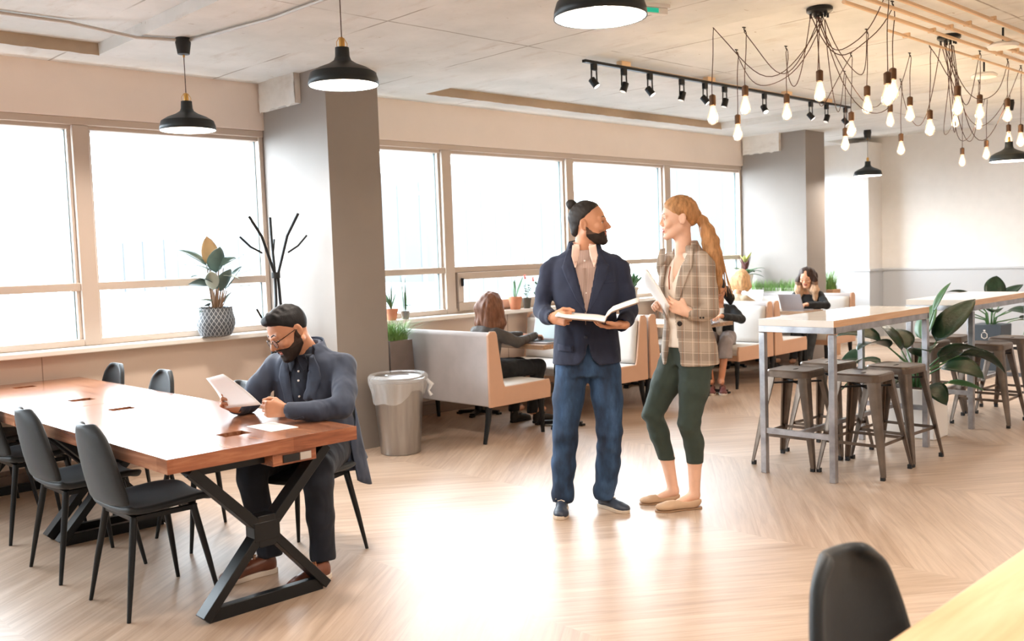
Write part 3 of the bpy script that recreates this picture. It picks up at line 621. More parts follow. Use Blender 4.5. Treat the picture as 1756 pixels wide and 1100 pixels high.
for k in range(7):
    a = rn.uniform(-1.2, 1.2); e = Vector((math.sin(a)*.17+.05, rn.uniform(-.04, .04), .12+rn.uniform(.05, .16))); s.tube([(0, 0, .1), e*.5+Vector((0, 0, .08)), e], .002, 5)
    for q in range(5): leaf(m, e*rn.uniform(.6, 1)+Vector((0, 0, .03*rn.random())), (rn.uniform(-1, 1), rn.uniform(-1, 1), rn.uniform(-.2, .8)), .035, .026, .2)
m.build('leaves', M['leaf'], r, solid=.001); s.build('stems', M['leaf'], r)
fl = MB()
for c_ in ((-.02, 0, .33), (.10, 0, .30)):
    for k in range(6): leaf(fl, c_, (math.cos(k*1.05), .3, math.sin(k*1.05)), .032, .024, 0)
fl.build('flowers', mat('coral_petal_cluster', '#e2705f', .6), r)
r = sill_plant(8.84, 'spiky succulent in a pale pot with rows of little triangles, between the two standing people', 'potted_succulent', 'pat', .085, .14)
m = MB(); rn = random.Random(9)
for k in range(34): a = k*2.4; tl = .15+.75*(k/34); leaf(m, (.03*math.cos(a), .03*math.sin(a), .13), (math.cos(a)*tl, math.sin(a)*tl, 1-.45*tl), .20, .04, .0, fold=.5)
m.build('leaves', M['leaf'], r, solid=.003)
r = sill_plant(11.15, 'yellow-green flowering bromeliad in a white pot on the sill above the blond woman', 'potted_bromeliad', 'white', .09, .20, 7.0)
m = MB(); rn = random.Random(5)
for k in range(13): a = rn.uniform(0, 6.3); leaf(m, (0, 0, .18), (math.cos(a), math.sin(a), rn.uniform(.3, 1.2)), rn.uniform(.22, .36), .055, 1.0, mi=0)
for k in range(10): a = rn.uniform(0, 6.3); leaf(m, (0, 0, .22), (math.cos(a)*.4, math.sin(a)*.4, 1), rn.uniform(.16, .26), .05, .2, mi=1)
for k in range(12): a = rn.uniform(0, 6.3); leaf(m, (math.cos(a)*.02, 0, .36), (math.cos(a)*.6, math.sin(a)*.6, 1), rn.uniform(.12, .18), .045, .2, mi=2)
m.build('leaves', [M['leaf'], mat('maroon_leaf', '#5b2f2e', .5), mat('yellow_green_bract', '#c9cf7c', .5)], r, solid=.002)
# grass boxes near the second pillar
r = empty('grass_planter', (11.41, 6.70, 0), 0, 'low white planter wall with a strip of grass below the second pillar', 'planter')
MB().bb((-.04, -.40, 0), (.035, .36, .96)).build('planter_box', M['wpot'], r, bevel=.004); g_ = blades(650, .08, .42, .17, .5, 8, .009, .92).build("grass", M["grass"], r); g_.location = (0, -.06, 0)
r = empty('grass_pot', (12.22, 6.36, 0), 0, 'tuft of tall grass in a tan pot behind the woman in torn jeans', 'planter')
MB().box((0, 0, .45), (.20, .20, .9), top=(1.05, 1.05)).build('pot', mat('tan_wooden_pot', '#b98f6c', .6), r, bevel=.004); blades(200, .07, .07, .36, 1.1, 15, .010, .9).build('grass', M['grass'], r)
# big leafy plants
def big_plant(loc, rz, label, LVS, potfn, group=None):
    r = empty('leafy_plant', loc, rz, label, 'plant', group); zt = potfn(r); m = MB(); s = MB()
    for (az, el, stem, L, w, droop, mi, sd) in LVS:
        d = Vector((math.cos(az)*math.cos(el), math.sin(az)*math.cos(el), math.sin(el))); b0 = Vector((math.cos(az)*.03, math.sin(az)*.03, zt-.03)); mid = b0+Vector((d.x*.25, d.y*.25, d.z))*stem*.55; e = b0+d*stem
        s.tube([b0, mid, e], [.011, .008, .005], 7); leaf(m, e, (e-mid)+Vector((0, 0, -.02)), L, w, droop, mi=mi, side=sd, n=10, fold=.22)
    m.build('leaves', [M['leafd'], M['leaf'], mat('leaf_gloss_back', '#6f8f7c', .3)], r, solid=.002); s.build('stems', mat('green_stem', '#3f6a3c', .5), r); return r
def white_box(r):
    MB().box((0, 0, .19), (.26, .38, .38)).build('planter_box', M['wpot'], r, bevel=.01)
    h = MB(); h.bb((-.136, -.02, .255), (-.13, .02, .31)); h.build('handle_plate', M['brass'], r); MB().bb((-.139, -.012, .265), (-.135, .012, .30)).build('handle_slot', M['wpot'], r)
    MB().bb((-.12, -.18, .36), (.12, .18, .385)).build('soil', M['soil'], r); return .38
# azimuth in local frame: image right is about (-.64 deg) of world; leaves fanned out
AZR = -.88    # direction of image-right on the floor
LV1 = [(AZR+.25, 1.22, .40, .46, .26, .35, 0, .3), (AZR+.1, 1.40, .62, .26, .07, .8, 1, .3), (AZR+.1, .72, .40, .42, .15, 1.5, 0, -.6), (AZR+.4, .85, .28, .38, .22, 1.0, 0, .6), (AZR+3.0, 1.05, .45, .36, .22, 1.1, 0, -.4),
       (AZR+3.3, .75, .34, .38, .19, 1.2, 2, .3), (AZR+2.7, .45, .30, .36, .17, .8, 0, -.3), (AZR+3.3, .35, .34, .30, .14, 1.0, 1, .7), (AZR+1.7, 1.15, .34, .34, .2, .8, 0, 0), (AZR+4.6, 1.1, .32, .36, .22, 1.0, 0, .2), (AZR+5.3, .8, .28, .38, .20, 1.0, 0, .5), (AZR-.1, .30, .20, .28, .11, .5, 1, .3),
       (AZR+2.4, 1.3, .32, .34, .22, .6, 0, .1), (AZR+.9, 1.3, .40, .36, .22, .5, 1, -.5), (AZR+4.0, .6, .24, .34, .18, .9, 0, 0), (AZR+3.1, .62, .46, .26, .18, 1.8, 2, .9), (AZR+3.6, 1.0, .42, .32, .2, 1.2, 0, .2), (AZR+5.8, 1.1, .3, .34, .2, 1.1, 0, -.4), (AZR+4.9, .4, .15, .3, .16, .8, 0, .4)]
big_plant((7.36, 3.12, 0), 0, 'large peace lily in a white box planter between the two bar tables', LV1, white_box)
def dark_cube(r, logo=True):
    MB().box((0, 0, .27), (.32, .32, .54), top=(1.05, 1.05)).build('planter_box', mat('slate_blue_planter', '#3c4752', .5), r, bevel=.005)
    b = MB(); b.tube([(-.172, .04, .44), (-.172, .04, .40), (-.172, .01, .385), (-.172, -.02, .40), (-.172, -.02, .44), (-.172, .005, .46), (-.172, .03, .45)], .004, 6); b.bb((-.173, .0, .47), (-.168, .02, .485)); b.build('white_emblem', M['wpot'], r)
    MB().bb((-.15, -.15, .52), (.15, .15, .535)).build('soil', M['soil'], r); return .54
LV2 = [(AZR+.2, 1.25, .26, .36, .26, .6, 0, .1), (AZR+1.0, 1.35, .30, .34, .24, .5, 0, .5), (AZR+3.1, .95, .32, .36, .17, 1.1, 0, -.3), (AZR+3.3, .5, .30, .32, .11, .8, 0, .2), (AZR-.1, .65, .34, .36, .15, 1.1, 0, 0), (AZR+.1, .3, .30, .32, .12, .8, 0, .4), (AZR+2.6, .7, .25, .34, .15, 1.0, 0, .4), (AZR+4.5, 1.0, .2, .32, .18, .9, 0, 0), (AZR+5.2, .8, .25, .34, .18, .9, 0, .3), (AZR+2, 1.1, .3, .34, .2, .7, 0, .2), (AZR+2.9, 1.15, .34, .32, .16, 1.0, 0, .3)]
big_plant((11.5, 4.02, 0), 0, 'dark-leaved plant in a slate cube planter by the far wall, behind the second bar table', LV2, dark_cube)
def plain_pot(r): MB().lathe([(.13, 0), (.17, .40), (.15, .40), (.001, .38)], 24, cap0=True).build('pot', M['wpot'], r); return .4
big_plant((10.2, 2.95, 0), .8, 'bright green leafy plant cut by the right picture edge', [(AZR+3.0, .9, .35, .36, .07, 1.2, 1, 0), (AZR+3.4, .7, .30, .34, .07, 1.0, 1, .4), (AZR+2.6, 1.0, .35, .34, .08, 1.0, 1, .2), (AZR+3.1, 1.2, .4, .3, .07, .8, 1, 0), (AZR+1, 1.1, .3, .3, .08, .8, 1, 0), (AZR+5, 1.1, .3, .3, .08, .8, 1, 0), (AZR+4.2, .8, .3, .3, .08, .9, 1, 0)], plain_pot)

# ------------------------------------------------------------------ laptops
def laptop(loc, rz, label, open_=1.9, w=.31, d=.215):
    r = empty('laptop', loc, rz, label, 'laptop'); MB().bb((-w/2, -d/2, 0), (w/2, d/2, .014)).build('base', M['laptop'], r, bevel=.003)
    MB().bb((-w/2+.02, -d/2+.06+.0, .0135), (w/2-.02, d/2-.02, .0155)).build('keyboard', M['key'], r)
    R = Matrix.Rotation(open_-PI/2, 3, 'X') if 0 else Matrix.Rotation(-(open_-PI/2), 3, 'X'); hinge = Vector((0, d/2, .014))
    l = MB(); l.box(hinge+R @ Vector((0, .003, d/2)), (w, .006, d), R=R); ld = l.build('lid', M['laptop'], r, bevel=.002)
    s = MB(); s.box(hinge+R @ Vector((0, -.0008, d/2)), (w-.02, .002, d-.025), R=R); s.build('display', M['screen'], ld)
    return r
# user sits at local -y of each laptop
laptop((5.96, 5.82, .74), -PI/2+.1, 'open laptop with a pale bright screen used by the brown-haired woman', 1.85, .36, .25)
laptop((8.27, 5.72, .74), PI/2+.25, 'silver laptop back on the booth table beside the plaid jacket', 1.95)
laptop((10.34, 5.79, .74), PI/2-.05, 'grey laptop the woman in torn jeans is typing on, lid towards the camera', 1.95, .30, .205)
laptop((10.34, 6.52, .74), -PI/2+.1, 'open laptop with a lit screen in front of the blond woman, beside the grey laptop', 1.95, .33, .24)

# ------------------------------------------------------------------ pendant lamps
def make_pendant(h):
    r = empty('pendant_lamp', (0, 0, 0)); tag(r, None, 'lamp', 'dark enamel pendant lamps'); R = .178; z = -h
    s = MB().lathe([(R, z), (R*.985, z+.03), (R*.93, z+.06), (R*.70, z+.085), (R*.42, z+.105), (.044, z+.125), (.036, z+.145), (.034, z+.19), (.020, z+.192)], 40); s.build('shade', M['blackm'], r, solid=.003)
    MB().lathe([(R*.975, z+.002), (R*.95, z+.03), (R*.90, z+.055), (R*.66, z+.08), (R*.38, z+.098), (.0, z+.11)], 40, ).build('lining', M['inner'], r)
    b = MB(); b.lathe([(.0, z+.03), (.03, z+.045), (.036, z+.07), (.025, z+.10)], 16); b.build('bulb', emit('lamp_bulb_glow', '#fff0dc', 25), r)
    MB().lathe([(.013, z+.19), (.015, z+.20), (.015, z+.235), (.005, z+.245)], 12).build('brass_neck', M['brass'], r)
    m = MB()
    for sg in (-1, 1): m.tube([(sg*.030, 0, z+.185), (sg*.032, 0, z+.215), (sg*.015, 0, z+.24), (0, 0, z+.243)], .0018, 6)
    m.build('bail', M['brass'], r); MB().tube([(0, 0, z+.24), (0, 0, -.10)], .0028, 6).build('cord', M['cord'], r)
    c = MB(); c.lathe([(.045, -.012), (.050, -.03), (.038, -.105), (.006, -.11)], 24, cap0=False); c.lathe([(.046, 0), (.046, -.03)], 24); c.build('canopy', M['black'], r); MB().tube([(0, 0, -.104), (0, 0, -.125)], .007, 8).build('cord_grip', M['brass'], r)
    light('lamp_light', 'AREA', (0, 0, z+.028), 30, (1, .88, .76), .30, rot=(0, 0, 0), parent=r)
    return r
PL = make_pendant(.60); first = True
for x, y, z, lb in ((2.93, 6.03, 3.0, 'grey-blue pendant lamp hanging in front of the left windows'), (2.86, 4.13, 3.0, 'dark pendant lamp hanging before the grey pillar, white inside visible'), (2.87, 2.42, 3.0, 'dark pendant lamp cut by the top picture edge, above the centre'),
                    (12.3, 5.84, 3.0, 'small dark pendant lamp far away in front of the white wall recess'), (10.22, 3.40, 2.87, 'dark pendant lamp far away at the right picture edge'),
                    (2.87, .4, 3.0, 'x'), (2.87, -1.6, 3.0, 'x'), (-.4, 2.2, 3.08, 'x'), (-.4, -.8, 3.08, 'x'), (6.2, -.6, 3.08, 'x'), (8.6, -.6, 3.08, 'x'), (6.2, -3.0, 3.08, 'x'), (11.6, .6, 3.0, 'x'), (11.6, -2.4, 3.0, 'x')):  # pendants marked x are extra unseen lamps, added to brighten the room
    o = place(PL, (x, y, z), 0, lb if lb != 'x' else 'dark pendant lamp added out of view for fill light', first); first = False

# ------------------------------------------------------------------ bulb clusters
BULBS = [(5.75, 3.85, 2.57), (6.71, 4.26, 2.56), (6.09, 3.8, 2.66), (6.93, 3.95, 2.70), (6.01, 3.18, 2.66), (7.63, 3.76, 2.59), (8.38, 4.19, 2.56), (6.91, 3.28, 2.66), (5.88, 2.66, 2.55), (6.27, 2.8, 2.64), (8.74, 3.93, 2.77), (8.07, 3.46, 2.71), (7.86, 3.21, 2.55), (9.26, 4.06, 2.55),
         (7.01, 2.67, 2.58), (9.24, 3.54, 2.75), (11.05, 4.16, 2.52), (8.51, 3.06, 2.71), (10.01, 3.61, 2.79), (10.89, 3.85, 2.56), (9.1, 3.04, 2.73), (10.81, 3.6, 2.69), (9.56, 3.08, 2.54)]
CAN = [(6.02, 3.18), (7.66, 2.98)]
BL = ['leftmost hanging bulb of the cluster', 'second lowest bulb at the left of the cluster, on a looped cord', 'bulb left of centre hanging in front of the track light', 'bulb hanging in front of the track light\'s right half', 'large bulb straight under the first black canopy',
      'bulb above the second grey pillar\'s right edge', 'lower of the two bulbs in front of the second pillar\'s right edge', 'bulb midway between the two canopies', 'brightest and largest bulb of the cluster', 'bulb overlapping the brightest one on its right', 'small bulb just below the brightest pair', 'bulb right of the small one, middle height',
      'bulb with long straight cord over the wall\'s top left', 'lowest bulb left of the wall centre, on a long cord', 'large bulb straight under the second black canopy', 'small bulb peeping out under the one below the second canopy', 'lowest small bulb on the right over the white wall', 'upper bulb right of the second canopy',
      'small bulb right below the upper one near the second canopy', 'small low bulb right of the lowest one', 'bulb hanging above the far right pendant lamp', 'small bulb just over the far right pendant lamp\'s neck', 'bulb at the right picture edge']
eb = emit('edison_filament_glow', '#ffd9a0', 60); tb = NT('clear_amber_bulb_glass'); tb.t.nodes.remove(tb.b); a1 = tb.n('BsdfTransparent'); a2 = tb.n('Emission'); a1.inputs[0].default_value = (1, .93, .82, 1); a2.inputs[0].default_value = (1, .80, .55, 1); a2.inputs[1].default_value = .55
fr = tb.n('LayerWeight'); fr.inputs[0].default_value = .35; g3 = tb.n('BsdfGlossy'); g3.inputs['Roughness'].default_value = .05; ad = tb.n('AddShader'); mx = tb.n('MixShader'); tb.l(a1.outputs[0], ad.inputs[0]); tb.l(a2.outputs[0], ad.inputs[1]); tb.l(fr.outputs['Facing'], mx.inputs[0]); tb.l(ad.outputs[0], mx.inputs[1]); tb.l(g3.outputs[0], mx.inputs[2]); tb.l(mx.outputs[0], tb.out.inputs[0])
def make_bulb():
    r = empty('hanging_bulb', (0, 0, 0)); tag(r, None, 'light bulb', 'filament bulbs on looping cords')
    MB().lathe([(.004, .012), (.016, .006), (.0235, 0), (.0235, -.065), (.019, -.068)], 18, cap0=True).build('socket', M['bronze'], r)
    g = MB().lathe([(.016, -.066), (.019, -.085), (.030, -.118), (.0375, -.148), (.0375, -.165), (.030, -.186), (.014, -.198), (.0005, -.202)], 20); gl = g.build('glass', tb.m, r)
    f = MB(); n = 7
    for k in range(n): a = 2*PI*k/n; b = a+PI/n; f.tube([(.006*math.cos(a), .006*math.sin(a), -.09), (.016*math.cos(a), .016*math.sin(a), -.16), (.016*math.cos(b), .016*math.sin(b), -.165), (.006*math.cos(b), .006*math.sin(b), -.095)], .0013, 5)
    f.build('filament', eb, gl); light('bulb_light', 'POINT', (0, 0, -.14), 4.0, (1, .76, .50), .03, parent=r); return r
HB = make_bulb(); ZC = 3.08
hooks = MB(); rnd = random.Random(21)
for c_, lb in zip(CAN, ('black spider canopy of the first bulb cluster', 'black spider canopy of the second bulb cluster')):
    r = empty('chandelier_canopy', (*c_, ZC), 0, lb, 'light fitting', 'spider canopies')
    MB().lathe([(.075, 0), (.085, -.008), (.085, -.026), (.07, -.038), (.001, -.040)], 32).build('canopy_plate', M['dark'], r)
    for k in range(10): a = k*.63; q = .058 if k % 2 else .034; MB().tube([(q*math.cos(a), q*math.sin(a), -.035), (q*math.cos(a), q*math.sin(a), -.066)], .008, 8).build('cord_grip', M['black'], r)
HBS = [place(HB, p, rnd.uniform(0, 3), BL[i], False) for i, p in enumerate(BULBS[1:], 1)]; HBS.insert(0, place(HB, BULBS[0], 1.0, BL[0], True))
for i, b_ in enumerate(BULBS[1:], 1): HBS[i]['label'] = BL[i]
for i, (x, y, z) in enumerate(BULBS):
    o = HBS[i]
    c_ = CAN[0] if (i in (0, 1, 2, 3, 4, 5, 6, 7, 8, 9, 10, 11)) else CAN[1]
    m = MB(); a = rnd.uniform(0, 6.3); q = rnd.choice((.034, .058)); start = Vector((c_[0]+q*math.cos(a), c_[1]+q*math.sin(a), ZC-.066))
    if i in (4, 14): P = [start, Vector((x, y, z+.01))]
    else:
        hook = Vector((x, y, ZC-.03)); far = (hook-start).length; sag = min(.62, .22+.22*far)*rnd.uniform(.7, 1.1); P = []
        n = 18; side = Vector((-(hook-start).y, (hook-start).x, 0)).normalized()*rnd.uniform(-.12, .12)
        for k in range(n+1):
            t = k/n; dip = 4*t*(1-t)*sag*(1.25-.5*t); P.append(start.lerp(hook, t)-Vector((0, 0, dip))+side*math.sin(PI*t)+Vector((0, 0, .02*math.sin(9*t+a))))
        P += [hook+Vector((.015, 0, .012)), hook+Vector((.03, 0, -.01))]
        for k in range(1, 9): t = k/8; P.append(Vector((x+.03*(1-t)**2+.006*math.sin(5*t+a), y+.006*math.cos(4*t+a)*(1-t), (ZC-.05)*(1-t)+(z+.01)*t)))
    cu = m.tube(P, .0032, 6).build('cord', M['cord'], None); cu.parent = o; cu.matrix_parent_inverse = Matrix.Identity(4)
    R = Matrix.Rotation(-o.rotation_euler.z, 3, 'Z')
    for v in cu.data.vertices: v.co = R @ (v.co-o.location)
    if i not in (4, 14):
        h = MB(); h.tube([(x, y, ZC), (x, y, ZC-.02), (x+.02, y, ZC-.03)], .004, 6); h.box((x, y, ZC-.003), (.03, .012, .006)); hk = h.build('ceiling_hook', M['black'], o)
        for v in hk.data.vertices: v.co = R @ (v.co-o.location)

# ------------------------------------------------------------------ track light
r = empty('track_light', (8.05, 5.10, 3.02), 0, 'long black ceiling track with small adjustable spot heads', 'track light')
MB().bb((-2.22, -.018, 0), (2.26, .018, .022)).build('rail', M['dark'], r)
for x in (-1.72, -.48, .9, 1.75): MB().bb((x-.06, -.03, .022), (x+.06, .03, .06)).build('mounting_box', M['conduitw'], r, bevel=.004)
MB().tube([(-1.7, .06, .045), (.5, .06, .045), (2.2, .07, .045)], .009, 8).build('feed_conduit', M['conduitw'], r)
TX = [-2.10, -1.72, -1.37, -.91, -.55, -.23, .47, .90, 1.39, 1.73, 2.16]
for i, dx in enumerate(TX):
    a = (-.45, .5, -.5, .4, -.6, .35, .3, -.5, -.6, .5, -.6, .4, -.3)[i]; m = MB(); m.box((dx, 0, -.025), (.05, .03, .05)); m.bar((dx-.03, 0, -.05), (dx-.034, 0, -.14), .005, .014); m.bar((dx+.03, 0, -.05), (dx+.034, 0, -.14), .005, .014); m.bar((dx-.034, 0, -.05), (dx+.034, 0, -.05), .014, .005)
    hd = m.build('yoke', M['dark'], r); R = Matrix.Rotation(a*.7, 3, 'Y') @ Matrix.Rotation(.35*(1 if i % 2 else -1)-.2, 3, 'X')
    c_ = Vector((dx, 0, -.15)); q = MB(); secs = []
    for z, rad in ((.045, .018), (.04, .028), (-.034, .030), (-.036, .026)): secs.append([c_+R @ Vector((rad*math.cos(2*PI*k/16), rad*math.sin(2*PI*k/16), z)) for k in range(16)])
    q.ring(secs, cap=True); q.build('spot_head', M['dark'], hd)
    q = MB(); q.ring([[c_+R @ Vector((.025*math.cos(2*PI*k/16), .025*math.sin(2*PI*k/16), z)) for k in range(16)] for z in (-.037, -.0385)]); q.build('lens', emit('spot_lens_glow', '#fff3e4', 6 if i % 2 == 0 else 1.2), hd)

# ------------------------------------------------------------------ conduits, exit sign, speakers
thing('conduit', MB().tube([(-1.0, 6.35, 3.064), (1.6, 6.30, 3.064), (2.3, 6.28, 3.060), (2.66, 6.12, 2.985), (2.90, 6.04, 2.985)], .011, 8), M['conduit'], 'grey metal conduit snaking over the left ceiling to the pendant lamp', 'pipe')
thing('conduit', MB().tube([(2.96, 6.02, 2.985), (3.1, 5.2, 2.985), (3.16, 3.2, 2.985)], .011, 8), M['conduit'], 'straight metal conduit running toward the camera from the left pendant canopy', 'pipe')
PP = [('upper', 2.98, 6.6), ('second', 2.80, 5.6), ('third', 2.68, 5.6), ('fourth', 2.56, 5.6), ('lowest', 2.40, 5.9)]
for i, (nm, y, xa) in enumerate(PP):
    m = MB().tube([(xa, y, 3.055), (13.9, y, 3.055 if y > 0 else 3), ], .013 if i else .010, 8)
    for x in (6.9, 8.2, 9.6, 11.0): m.box((x, y, 3.062), (.02, .05, .03))
    # pipes pass below the beam, so they run in one straight line under it
    for k, v in enumerate(m.v): m.v[k] = (v[0], v[1], v[2]-(.085 if True else 0))
    thing('ceiling_pipe', m, M['conduitw'], 'painted ceiling pipe above the bulb clusters, %s of five counted from the window side' % nm, 'pipe', 'parallel ceiling pipes')
thing('ceiling_pipe', MB().tube([(4.9, 3.60, 3.05), (5.70, 3.60, 3.05), (5.78, 3.58, 3.06), (5.80, 3.55, 3.08)], .012, 8), M['conduitw'], 'short painted pipe ending in a bend left of the bulb clusters', 'pipe')
r = empty('exit_sign', (4.74, 3.64, 3.0), math.radians(-20), 'ceiling exit sign with a green panel, half hidden by the top centre pendant', 'sign'); MB().bb((-.16, -.03, -.02), (.16, .03, 0)).build('mount', M['wpot'], r)
MB().bb((-.15, -.02, -.058), (.15, .02, -.02)).build('housing', M['wpot'], r, bevel=.004); MB().bb((-.13, -.024, -.052), (.08, -.019, -.026)).build('green_panel', mat('lit_green_panel', '#16a083', .4, emis=('#16a083', .8)), r)
for (x, y, lb) in ((7.75, 2.62, 'upper of the two white ceiling discs right of the second canopy'), (9.0, 3.2, 'lower of the two white ceiling discs right of the second canopy')):
    r = empty('ceiling_speaker', (x, y, 3.08), 0, lb, 'ceiling fitting', 'white ceiling discs'); MB().lathe([(.10, -.15), (.11, -.13), (.08, -.11), (.02, -.10), (.001, -.10)], 28).build('disc', M['wpot'], r); MB().tube([(0, 0, -.1), (0, 0, 0)], .008, 8).build('stem', M['dark'], r); MB().lathe([(.001, -.151), (.10, -.15)], 28).build('face', M['wpot'], r)
# ================================================================== implicit-surface modelling for bodies and clothes
def nets(D, ax):
    S = D < 0; c = np.zeros([n-1 for n in D.shape], np.int8)
    for i in (0, 1):
        for j in (0, 1):
            for k in (0, 1): c += S[i:S.shape[0]-1+i, j:S.shape[1]-1+j, k:S.shape[2]-1+k]
    act = (c > 0) & (c < 8); I = np.argwhere(act); ids = -np.ones(act.shape, np.int64); ids[act] = np.arange(len(I))
    acc = np.zeros((len(I), 3)); cnt = np.zeros(len(I)); cr = [(i, j, k) for i in (0, 1) for j in (0, 1) for k in (0, 1)]
    X, Y, Z = ax; i0, j0, k0 = I.T
    for a in cr:
        for d in range(3):
            if a[d]: continue
            b = list(a); b[d] = 1
            da = D[i0+a[0], j0+a[1], k0+a[2]]; db = D[i0+b[0], j0+b[1], k0+b[2]]; m = (da < 0) != (db < 0)
            t = np.where(m, da/np.where(m, da-db, 1), 0)
            pa = np.stack([X[i0+a[0]], Y[j0+a[1]], Z[k0+a[2]]], 1); pb = np.stack([X[i0+b[0]], Y[j0+b[1]], Z[k0+b[2]]], 1)
            acc += np.where(m[:, None], pa+(pb-pa)*t[:, None], 0); cnt += m
    V = acc/cnt[:, None]; F = []
    for d in range(3):
        sl0 = [slice(None)]*3; sl1 = [slice(None)]*3; sl0[d] = slice(0, -1); sl1[d] = slice(1, None)
        e1, e2 = [(1, 2), (2, 0), (0, 1)][d]
        for s in (e1, e2): sl0[s] = slice(1, -1); sl1[s] = slice(1, -1)
        A = S[tuple(sl0)]; B = S[tuple(sl1)]; E = np.argwhere(A != B); ins = A[tuple(E.T)]; E = E.copy(); E[:, e1] += 1; E[:, e2] += 1
        def cell(o1, o2): q = E.copy(); q[:, e1] += o1; q[:, e2] += o2; return ids[tuple(q.T)]
        q = np.stack([cell(-1, -1), cell(0, -1), cell(0, 0), cell(-1, 0)], 1); q[~ins] = q[~ins][:, ::-1]; F.append(q)
    F = np.concatenate(F); F = F[(F >= 0).all(1)]
    return V, F
class SD:
    def __init__(s, lo, hi, h):
        s.h = h; s.ax = [np.arange(a, b+h, h) for a, b in zip(lo, hi)]; s.D = np.full([len(a) for a in s.ax], .2)
    def clone(s):
        c = SD.__new__(SD); c.h = s.h; c.ax = s.ax; c.D = s.D.copy(); return c
    def region(s, lo, hi):
        sl = tuple(slice(max(0, np.searchsorted(a, l)-1), np.searchsorted(a, h)+1) for a, l, h in zip(s.ax, lo, hi))
        if any(q.start >= q.stop for q in sl): return None
        return sl, np.stack(np.meshgrid(*[a[q] for a, q in zip(s.ax, sl)], indexing='ij'), -1)
    def apply(s, f, lo, hi, k, sub=False):
        m = k+2.5*s.h; r = s.region([a-m for a in lo], [a+m for a in hi])
        if r is None: return s
        sl, P = r; d = f(P); D = s.D[sl]
        if sub:
            d = -d; h = np.clip(.5-.5*(D-d)/k, 0, 1); s.D[sl] = D*(1-h)+d*h+k*h*(1-h)
        else:
            h = np.clip(.5+.5*(D-d)/k, 0, 1); s.D[sl] = D*(1-h)+d*h-k*h*(1-h)
        return s
    def rc(s, a, b, ra, rb, k=.012, flat=None, sub=False):
        a = np.array(a, float); b = np.array(b, float); ba = b-a; L = max(ba @ ba, 1e-9)
        def f(P):
            h = np.clip(((P-a) @ ba)/L, 0, 1); q = P-a-h[..., None]*ba
            if flat: n = np.array(flat[0], float); n /= np.linalg.norm(n); q = q+n*((q @ n)*(1/flat[1]-1))[..., None]
            return np.linalg.norm(q, axis=-1)-(ra+(rb-ra)*h)
        R = max(ra, rb)*(max(1, flat[1]) if flat else 1); return s.apply(f, np.minimum(a, b)-R, np.maximum(a, b)+R, k, sub)
    def chain(s, pts, rs, k=.015, flat=None, sub=False):
        for i in range(len(pts)-1): s.rc(pts[i], pts[i+1], rs[i], rs[i+1], k, flat, sub)
        return s
    def ell(s, c, r, k=.012, R=None, sub=False):
        c = np.array(c, float); r = np.array(r, float); Rn = None if R is None else np.array(R)
        def f(P):
            q = P-c
            if Rn is not None: q = q @ Rn
            k0 = np.linalg.norm(q/r, axis=-1); k1 = np.linalg.norm(q/r**2, axis=-1); return k0*(k0-1)/np.maximum(k1, 1e-6)
        m = max(r) if R is not None else r; return s.apply(f, c-m, c+m, k, sub)
    def stack(s, M, secs, k=.02, p=2.3, grow=0):
        Mi = np.array(M.inverted()); S = np.array(secs, float); pts = [M @ Vector((x+sx*(a+grow), y+sy*(b+grow), z)) for z, x, y, a, b in secs for sx in (-1, 1) for sy in (-1, 1)]
        lo = np.min([tuple(q) for q in pts], 0); hi = np.max([tuple(q) for q in pts], 0)
        def f(P):
            q = P @ Mi[:3, :3].T+Mi[:3, 3]; z = q[..., 2]; zs = S[:, 0]
            cx, cy, a, b = (np.interp(z, zs, S[:, i]) for i in (1, 2, 3, 4)); a = a+grow; b = b+grow
            e = ((np.abs(q[..., 0]-cx)/a)**p+(np.abs(q[..., 1]-cy)/b)**p)**(1/p); d = (e-1)*np.minimum(a, b); return np.maximum(d, np.maximum(zs[0]-grow*.0-z, z-zs[-1]-grow))
        return s.apply(f, lo, hi, k)
    def cut(s, f, k=.004):                                              # f(P) < 0 is removed
        P = np.stack(np.meshgrid(*s.ax, indexing='ij'), -1); s.D = np.maximum(s.D, -f(P)); return s
    def fold(s, amp, freq=28, seed=0, dirs=None, mask=None):
        rn = np.random.RandomState(seed); P = np.stack(np.meshgrid(*s.ax, indexing='ij'), -1); n = np.zeros(s.D.shape)
        for i in range(5):
            d = rn.normal(size=3) if dirs is None else np.array(dirs[i % len(dirs)])+rn.normal(size=3)*.35
            d /= np.linalg.norm(d); w = rn.normal(size=3); w /= np.linalg.norm(w); n += np.sin(P @ d*freq*rn.uniform(.7, 1.5)+rn.uniform(0, 6)+1.3*np.sin(P @ w*freq*.5+rn.uniform(0, 6)))
        a = amp if mask is None else amp*mask(P); s.D = s.D+n/3*a; return s
    def mesh(s): return nets(s.D, s.ax)
def xf(V, M): A = np.array(M); return V @ A[:3, :3].T+A[:3, 3]
